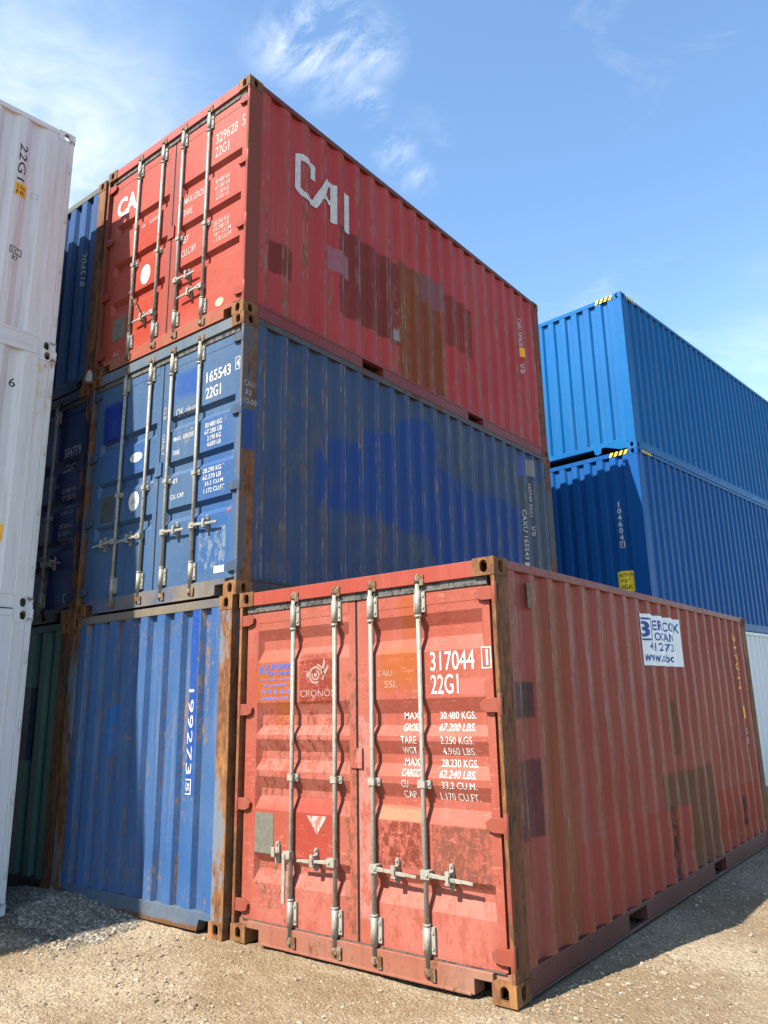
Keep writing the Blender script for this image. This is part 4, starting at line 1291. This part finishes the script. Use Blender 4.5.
# chain hanging on the left door
bm = bmesh.new()
for k in range(9):
    t = k / 8
    p = Vector((X(0.64 + 0.20 * t), -0.012, 0.80 - 0.30 * t))
    d = Vector((0.0165, 0.006 * (-1) ** k, -0.026))
    add_tube(bm, p - d, p + d, 0.008, None, 8)
link('chain', bm, CAM_RUST, red3.leaves[0])

# ---- left stack, in the shade of the white one
L1 = {
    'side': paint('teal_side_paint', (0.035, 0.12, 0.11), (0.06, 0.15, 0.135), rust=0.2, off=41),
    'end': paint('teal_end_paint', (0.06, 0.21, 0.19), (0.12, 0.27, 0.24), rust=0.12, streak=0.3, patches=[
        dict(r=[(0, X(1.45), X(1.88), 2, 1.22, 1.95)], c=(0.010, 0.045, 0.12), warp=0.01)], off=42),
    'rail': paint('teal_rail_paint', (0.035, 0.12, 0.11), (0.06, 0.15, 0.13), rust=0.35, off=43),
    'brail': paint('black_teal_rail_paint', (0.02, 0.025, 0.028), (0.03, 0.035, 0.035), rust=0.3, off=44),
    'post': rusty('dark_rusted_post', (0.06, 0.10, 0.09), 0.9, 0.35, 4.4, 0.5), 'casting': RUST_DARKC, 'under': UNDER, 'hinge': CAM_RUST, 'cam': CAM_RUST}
LX, LY, LZ = -4.9822, -0.0269, -0.0257
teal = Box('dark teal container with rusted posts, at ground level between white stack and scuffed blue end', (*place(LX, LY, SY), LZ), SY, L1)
teal.frame(door_end=False)
teal.sides()
teal.end_panel(0, L1['end'])
teal.end_panel(teal.L, L1['side'])
L2 = {
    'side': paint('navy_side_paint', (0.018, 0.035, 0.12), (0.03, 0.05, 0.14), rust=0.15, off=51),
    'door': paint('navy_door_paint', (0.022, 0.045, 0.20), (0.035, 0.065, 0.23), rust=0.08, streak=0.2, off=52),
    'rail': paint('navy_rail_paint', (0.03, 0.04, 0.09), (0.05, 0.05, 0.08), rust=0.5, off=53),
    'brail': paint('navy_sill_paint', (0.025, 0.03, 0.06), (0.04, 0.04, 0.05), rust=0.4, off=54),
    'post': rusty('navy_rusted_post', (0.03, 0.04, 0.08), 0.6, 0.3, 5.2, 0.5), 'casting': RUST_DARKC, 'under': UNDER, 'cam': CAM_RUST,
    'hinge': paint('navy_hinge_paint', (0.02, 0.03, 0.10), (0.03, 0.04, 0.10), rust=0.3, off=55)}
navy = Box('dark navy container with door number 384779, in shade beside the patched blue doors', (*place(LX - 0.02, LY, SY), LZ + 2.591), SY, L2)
navy.frame()
navy.sides()
navy.end_panel(navy.L, L2['side'])
navy.doors(G2, bar_mat=M_GALV_OLD, handles=[(0.615, 0.66, -1, 0.36), (1.045, 0.66, -1, 0.34), (1.392, 0.65, 1, 0.33), (1.815, 0.65, 1, 0.36)])
door_text(navy, [('384779', 1.99, 1.83, 2.33, 1.94), ('22G1', 1.98, 1.66, 2.20, 1.77), ('30.480 KG', 2.02, 1.42, 2.29, 1.47), ('67.200 LB', 2.02, 1.34, 2.29, 1.39), ('2.200 KG', 2.03, 1.24, 2.27, 1.29), ('4.850 LB', 2.03, 1.17, 2.27, 1.21),
                 ('28.280 KG', 2.02, 1.02, 2.29, 1.07), ('62.350 LB', 2.02, 0.94, 2.29, 0.99), ('33,2 CU.M', 2.03, 0.85, 2.28, 0.90), ('MAX.', 1.86, 1.50, 1.96, 1.55)], M_FAINT_INK, bold=0.008)
navy.on_door('label', poly_bm([[(2.22, 0.21), (2.33, 0.21), (2.33, 0.30), (2.22, 0.30)]]), M_WORN_INK)
L3 = {
    'side': paint('deep_blue_side_paint', (0.02, 0.06, 0.22), (0.04, 0.09, 0.25), rust=0.15, off=61),
    'end': paint('deep_blue_end_paint', (0.028, 0.10, 0.30), (0.055, 0.15, 0.36), rust=0.10, streak=0.3, off=62),
    'rail': paint('grey_green_rail_paint', (0.19, 0.20, 0.16), (0.24, 0.23, 0.17), rust=0.3, off=63),
    'brail': paint('deep_blue_rail_paint', (0.02, 0.045, 0.12), (0.04, 0.06, 0.12), rust=0.4, off=64),
    'post': rusty('tan_rusted_post', (0.16, 0.15, 0.12), 0.7, 0.6, 6.1, 0.4), 'casting': RUST_DARKC, 'under': UNDER, 'hinge': CAM_RUST, 'cam': CAM_RUST}
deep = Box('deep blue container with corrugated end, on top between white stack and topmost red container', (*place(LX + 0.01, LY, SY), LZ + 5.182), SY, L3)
deep.frame(door_end=False)
deep.sides()
deep.end_panel(0, L3['end'])
deep.end_panel(deep.L, L3['side'])
deep.on_end('lettering', text_bm('204518', 2.01, 1.35, 2.05, 1.80, 0.0, True), M_FAINT_INK)

# ---- white stack at the left edge; only the far end of its long side is in view
WX, WY, WYAW = -4.6017, -0.6190, -0.0873


def white_mats(k, c, f, rust, streak):
    paint = lambda *a, **kw: globals()['paint'](*a, k=0.72, **kw)
    return {
        'side': paint('white_side_paint_%s' % k, c, f, rust=rust, streak=streak, chalk=0.1, grime=(0.35, 0.31, 0.26), grime_amt=0.18, off=70, bump=0.2),
        'rail': paint('white_rail_paint_%s' % k, c, f, rust=rust + 0.1, streak=0.1, grime=(0.35, 0.31, 0.26), off=71),
        'brail': paint('white_sill_paint_%s' % k, c, f, rust=rust + 0.15, streak=0.1, grime=(0.35, 0.31, 0.26), off=72),
        'door': paint('white_door_paint_%s' % k, c, f, rust=0.05, off=73),
        'post': paint('white_post_paint_%s' % k, c, f, patches=[dict(r=[(1, 11.99, 12.20, 2, 1.9, 2.6)], c=(0.62, 0.42, 0.18), warp=0.12, worn=0.55, wscale=15, a=0.5), dict(r=[(1, 12.0, 12.20, 2, 2.40, 2.6)], c=(0.36, 0.18, 0.06), warp=0.06, worn=0.55, wscale=20, a=0.8)] if k == 'middle' else (), rust=rust + 0.12, streak=streak, chalk=0.1, grime=(0.42, 0.33, 0.22), grime_amt=0.2, off=74),
        'casting': paint('white_casting_paint_%s' % k, c, f, rust=rust + 0.55, off=75, grime=(0.30, 0.2, 0.1)),
        'under': UNDER, 'cam': CAM_RUST, 'hinge': paint('white_hinge_paint_%s' % k, c, f, rust=0.2, off=76)}


wl = ['clean white container at ground level on the left edge, lowest of the white stack',
      'white container with a black 6 and rust at its corner, middle of its stack',
      'pinkish white container with black 22G1 and orange sticker, top of the white stack']
wc = [((0.70, 0.71, 0.72), (0.74, 0.75, 0.76), 0.04, 0.3), ((0.72, 0.72, 0.71), (0.76, 0.75, 0.73), 0.10, 0.45), ((0.72, 0.70, 0.70), (0.76, 0.74, 0.74), 0.07, 0.45)]
kn = ['low', 'middle', 'top']
wdx = [0.02, 0.0, -0.03]
for k in range(3):
    c_, s_ = math.cos(WYAW), math.sin(WYAW)
    Lw = 12.192  # longer than the marked type, stretched out of view for its cast shadow
    ox, oy = HALF, Lw
    px = WX + wdx[k] - (ox * c_ - oy * s_)
    py = WY - (ox * s_ + oy * c_)
    bx = Box(wl[k], (px, py, 0.012 + k * 2.591), WYAW, white_mats(kn[k], *wc[k]), L=Lw, group='stacked shipping containers')
    bx.frame(door_end=True)
    bx.sides()
    bx.end_panel(Lw, bx.M['side'])
    bx.doors(G2, handles=[(0.615, 0.66, -1, 0.36), (1.045, 0.66, -1, 0.34), (1.392, 0.65, 1, 0.33), (1.815, 0.65, 1, 0.36)])
    # lashing rings on the corner post
    for z in (0.35, 0.95, 1.55, 2.15):
        bm = bmesh.new()
        p = Vector((HALF + 0.000, Lw - 0.035, z))
        for a, b in (((0, 0, -0.05), (0.016, 0, -0.045)), ((0.016, 0, -0.045), (0.016, 0, 0.045)), ((0.016, 0, 0.045), (0, 0, 0.05))):
            add_tube(bm, p + Vector(a), p + Vector(b), 0.006, None, 8)
        link('lashing_ring', bm, bx.M['post'], bx.e)
    V = lambda v: Lw + v
    if k == 2:
        bx.on_side('lettering', text_bm('22G1', V(-0.545), 6.97 - 5.194, V(-0.465), 7.40 - 5.194, 0.0, True), M_BLACK_INK)
        bx.on_side('sticker', poly_bm([[(V(-0.555), 6.79 - 5.194), (V(-0.43), 6.79 - 5.194), (V(-0.43), 6.935 - 5.194), (V(-0.555), 6.935 - 5.194)]]), M_ORANGE)
        bx.on_side('lettering', text_bm('2.6m\n8.6ft', V(-0.54), 6.81 - 5.194, V(-0.445), 6.915 - 5.194, 0.0), M_BLACK_INK, 0.004)
        bx.on_side('lettering', poly_bm(frame_polys(V(-0.54), 6.13 - 5.194, V(-0.41), 6.21 - 5.194, 0.008)), M_BLACK_INK)
        bx.on_side('lettering', text_bm('1C', V(-0.52), 6.145 - 5.194, V(-0.43), 6.195 - 5.194, 0.0), M_BLACK_INK)
        bx.on_side('lettering', text_bm('87', V(-0.51), 6.065 - 5.194, V(-0.44), 6.115 - 5.194, 0.0), M_BLACK_INK)
        bx.on_side('lettering', poly_bm(frame_polys(V(-0.38), 6.84 - 5.194, V(-0.32), 6.90 - 5.194, 0.004)), M_WORN_INK)
    if k == 1:
        bx.on_side('lettering', text_bm('6', V(-0.41), 4.73 - 2.603, V(-0.35), 4.82 - 2.603, 0.0), M_BLACK_INK)
        bx.on_side('sticker', poly_bm([[(V(-0.45), 3.21 - 2.603), (V(-0.325), 3.21 - 2.603), (V(-0.325), 3.37 - 2.603), (V(-0.45), 3.37 - 2.603)]]), M_ORANGE)

# ---- right stack: two long high cubes over a pale one
RX, RY, RYAW, RZ = -1.8115, 7.9883, -0.0978, 0.2531


def clean_mats(k, c, f):
    kk = 0.8 if k.startswith('pale') else 0.56
    paint = lambda *a, **kw: globals()['paint'](*a, k=kk, spec=0.14, **kw)
    return {'side': paint('%s_side_paint' % k, c, f, streak=0.12, chalk=0.16, scuff=0.25, grime_amt=0.08, rough=0.46, off=81, bump=0.06),
            'end': paint('%s_end_paint' % k, c, f, streak=0.10, chalk=0.14, scuff=0.15, grime_amt=0.08, rough=0.46, off=82, bump=0.06),
            'rail': paint('%s_rail_paint' % k, c, f, streak=0.05, chalk=0.05, grime_amt=0.05, rough=0.4, off=83),
            'brail': paint('%s_sill_paint' % k, c, f, streak=0.05, chalk=0.1, grime_amt=0.1, rough=0.4, off=84),
            'post': paint('%s_post_paint' % k, c, f, streak=0.03, chalk=0.05, grime_amt=0.05, rough=0.4, off=85),
            'casting': paint('%s_casting_paint' % k, c, f, streak=0.03, chalk=0.05, grime_amt=0.1, rough=0.45, off=86),
            'under': UNDER, 'hinge': CAM_RUST, 'cam': CAM_RUST}


HC = 2.896
zr = RZ + 2.591 - HC
specs = [('pale_grey', (0.62, 0.66, 0.68), (0.66, 0.69, 0.71), 'pale grey container under the two bright blue ones at the right'),
         ('royal_blue', (0.007, 0.098, 0.33), (0.010, 0.11, 0.35), 'bright blue long container with white 104604 and yellow caution sticker on its end'),
         ('bright_blue', (0.009, 0.135, 0.38), (0.012, 0.15, 0.40), 'bright blue long container with fully sunlit end, top of the right stack')]
for k, (nm, c, f, lab) in enumerate(specs):
    mm = clean_mats(nm, c, f)
    bx = Box(lab, (*place(RX, RY, RYAW), zr + k * HC), RYAW, mm, L=12.192, H=HC)
    bx.frame(door_end=False, gooseneck=True, pockets=False)
    bx.sides(pitch=0.256, f_out=0.064, sl=0.06, dents=0.006)
    bx.end_panel(0, mm['end'])
    bx.end_panel(bx.L, mm['side'])
    if k > 0:
        # hazard stripes of a high cube on the end rail and the side rail
        for nme, mat_, ph in (('hazard_stripe', M_YELLOW, 0), ('hazard_stripe', M_BLACK_INK, 1)):
            for i in range(4):
                bm = bmesh.new()
                a = HALF - CX - 0.36 + i * 0.09 + ph * 0.045
                add_prism(bm, [(a, HC - 0.082), (a + 0.045, HC - 0.082), (a + 0.085, HC - 0.0095), (a + 0.04, HC - 0.0095)], 1, 0.007, 0.012)
                link(nme, bm, mat_, bx.e)
            for i in range(4):
                bm = bmesh.new()
                a = CY + 0.02 + i * 0.09 + ph * 0.045
                add_prism(bm, [(a + 0.04, HC - 0.064), (a + 0.085, HC - 0.064), (a + 0.045, HC - 0.0095), (a, HC - 0.0095)], 0, HALF - 0.006, HALF - 0.001)
                link(nme, bm, mat_, bx.e)
    if k == 1:
        zz = lambda z: z - (zr + HC)
        for i, ch in enumerate('104604'):
            z1 = zz(4.86) - i * 0.113
            h0 = 2.438 - 0.465
            bx.on_end('lettering', text_bm(ch, h0 + (0.02 if ch == '1' else 0), z1 - 0.092, h0 + (0.045 if ch == '1' else 0.062), z1, 0.012), M_WHITE_INK)
        bx.on_end('lettering', poly_bm(frame_polys(2.438 - 0.475, zz(4.07), 2.438 - 0.395, zz(4.185), 0.009)), M_WHITE_INK)
        bx.on_end('lettering', text_bm('7', 2.438 - 0.455, zz(4.09), 2.438 - 0.415, zz(4.165), 0.01), M_WHITE_INK)
        bx.on_end('caution_sticker', poly_bm([[(2.438 - 0.585, zz(3.335)), (2.438 - 0.30, zz(3.335)), (2.438 - 0.30, zz(3.68)), (2.438 - 0.585, zz(3.68))]]), M_YELLOW, 0.003)
        for s, z0, z1, a, b in (('CAUTION', 3.585, 3.645, 0.565, 0.32), ("9'6\"", 3.49, 3.55, 0.52, 0.37), ('HIGH', 3.375, 3.455, 0.535, 0.35)):
            bx.on_end('lettering', text_bm(s, 2.438 - a, zz(z0), 2.438 - b, zz(z1), 0.01), M_BLACK_INK, 0.005)

# ---- small loose fitting wedged between the stacks
bm = bmesh.new()
add_tube(bm, (0, 0, 0), (0, 0, 0.05), 0.045, 0.05, 12)
add_tube(bm, (0, 0, 0.05), (0, 0, 0.14), 0.05, 0.02, 12)
o = link('twist_lock', bm, M_WORN_INK, None, 0.004)
o.location = (-4.95, -0.05, 5.155)
o['label'] = 'small pale stacking cone at the corner between navy, deep blue and red containers'
o['category'] = 'twist lock'
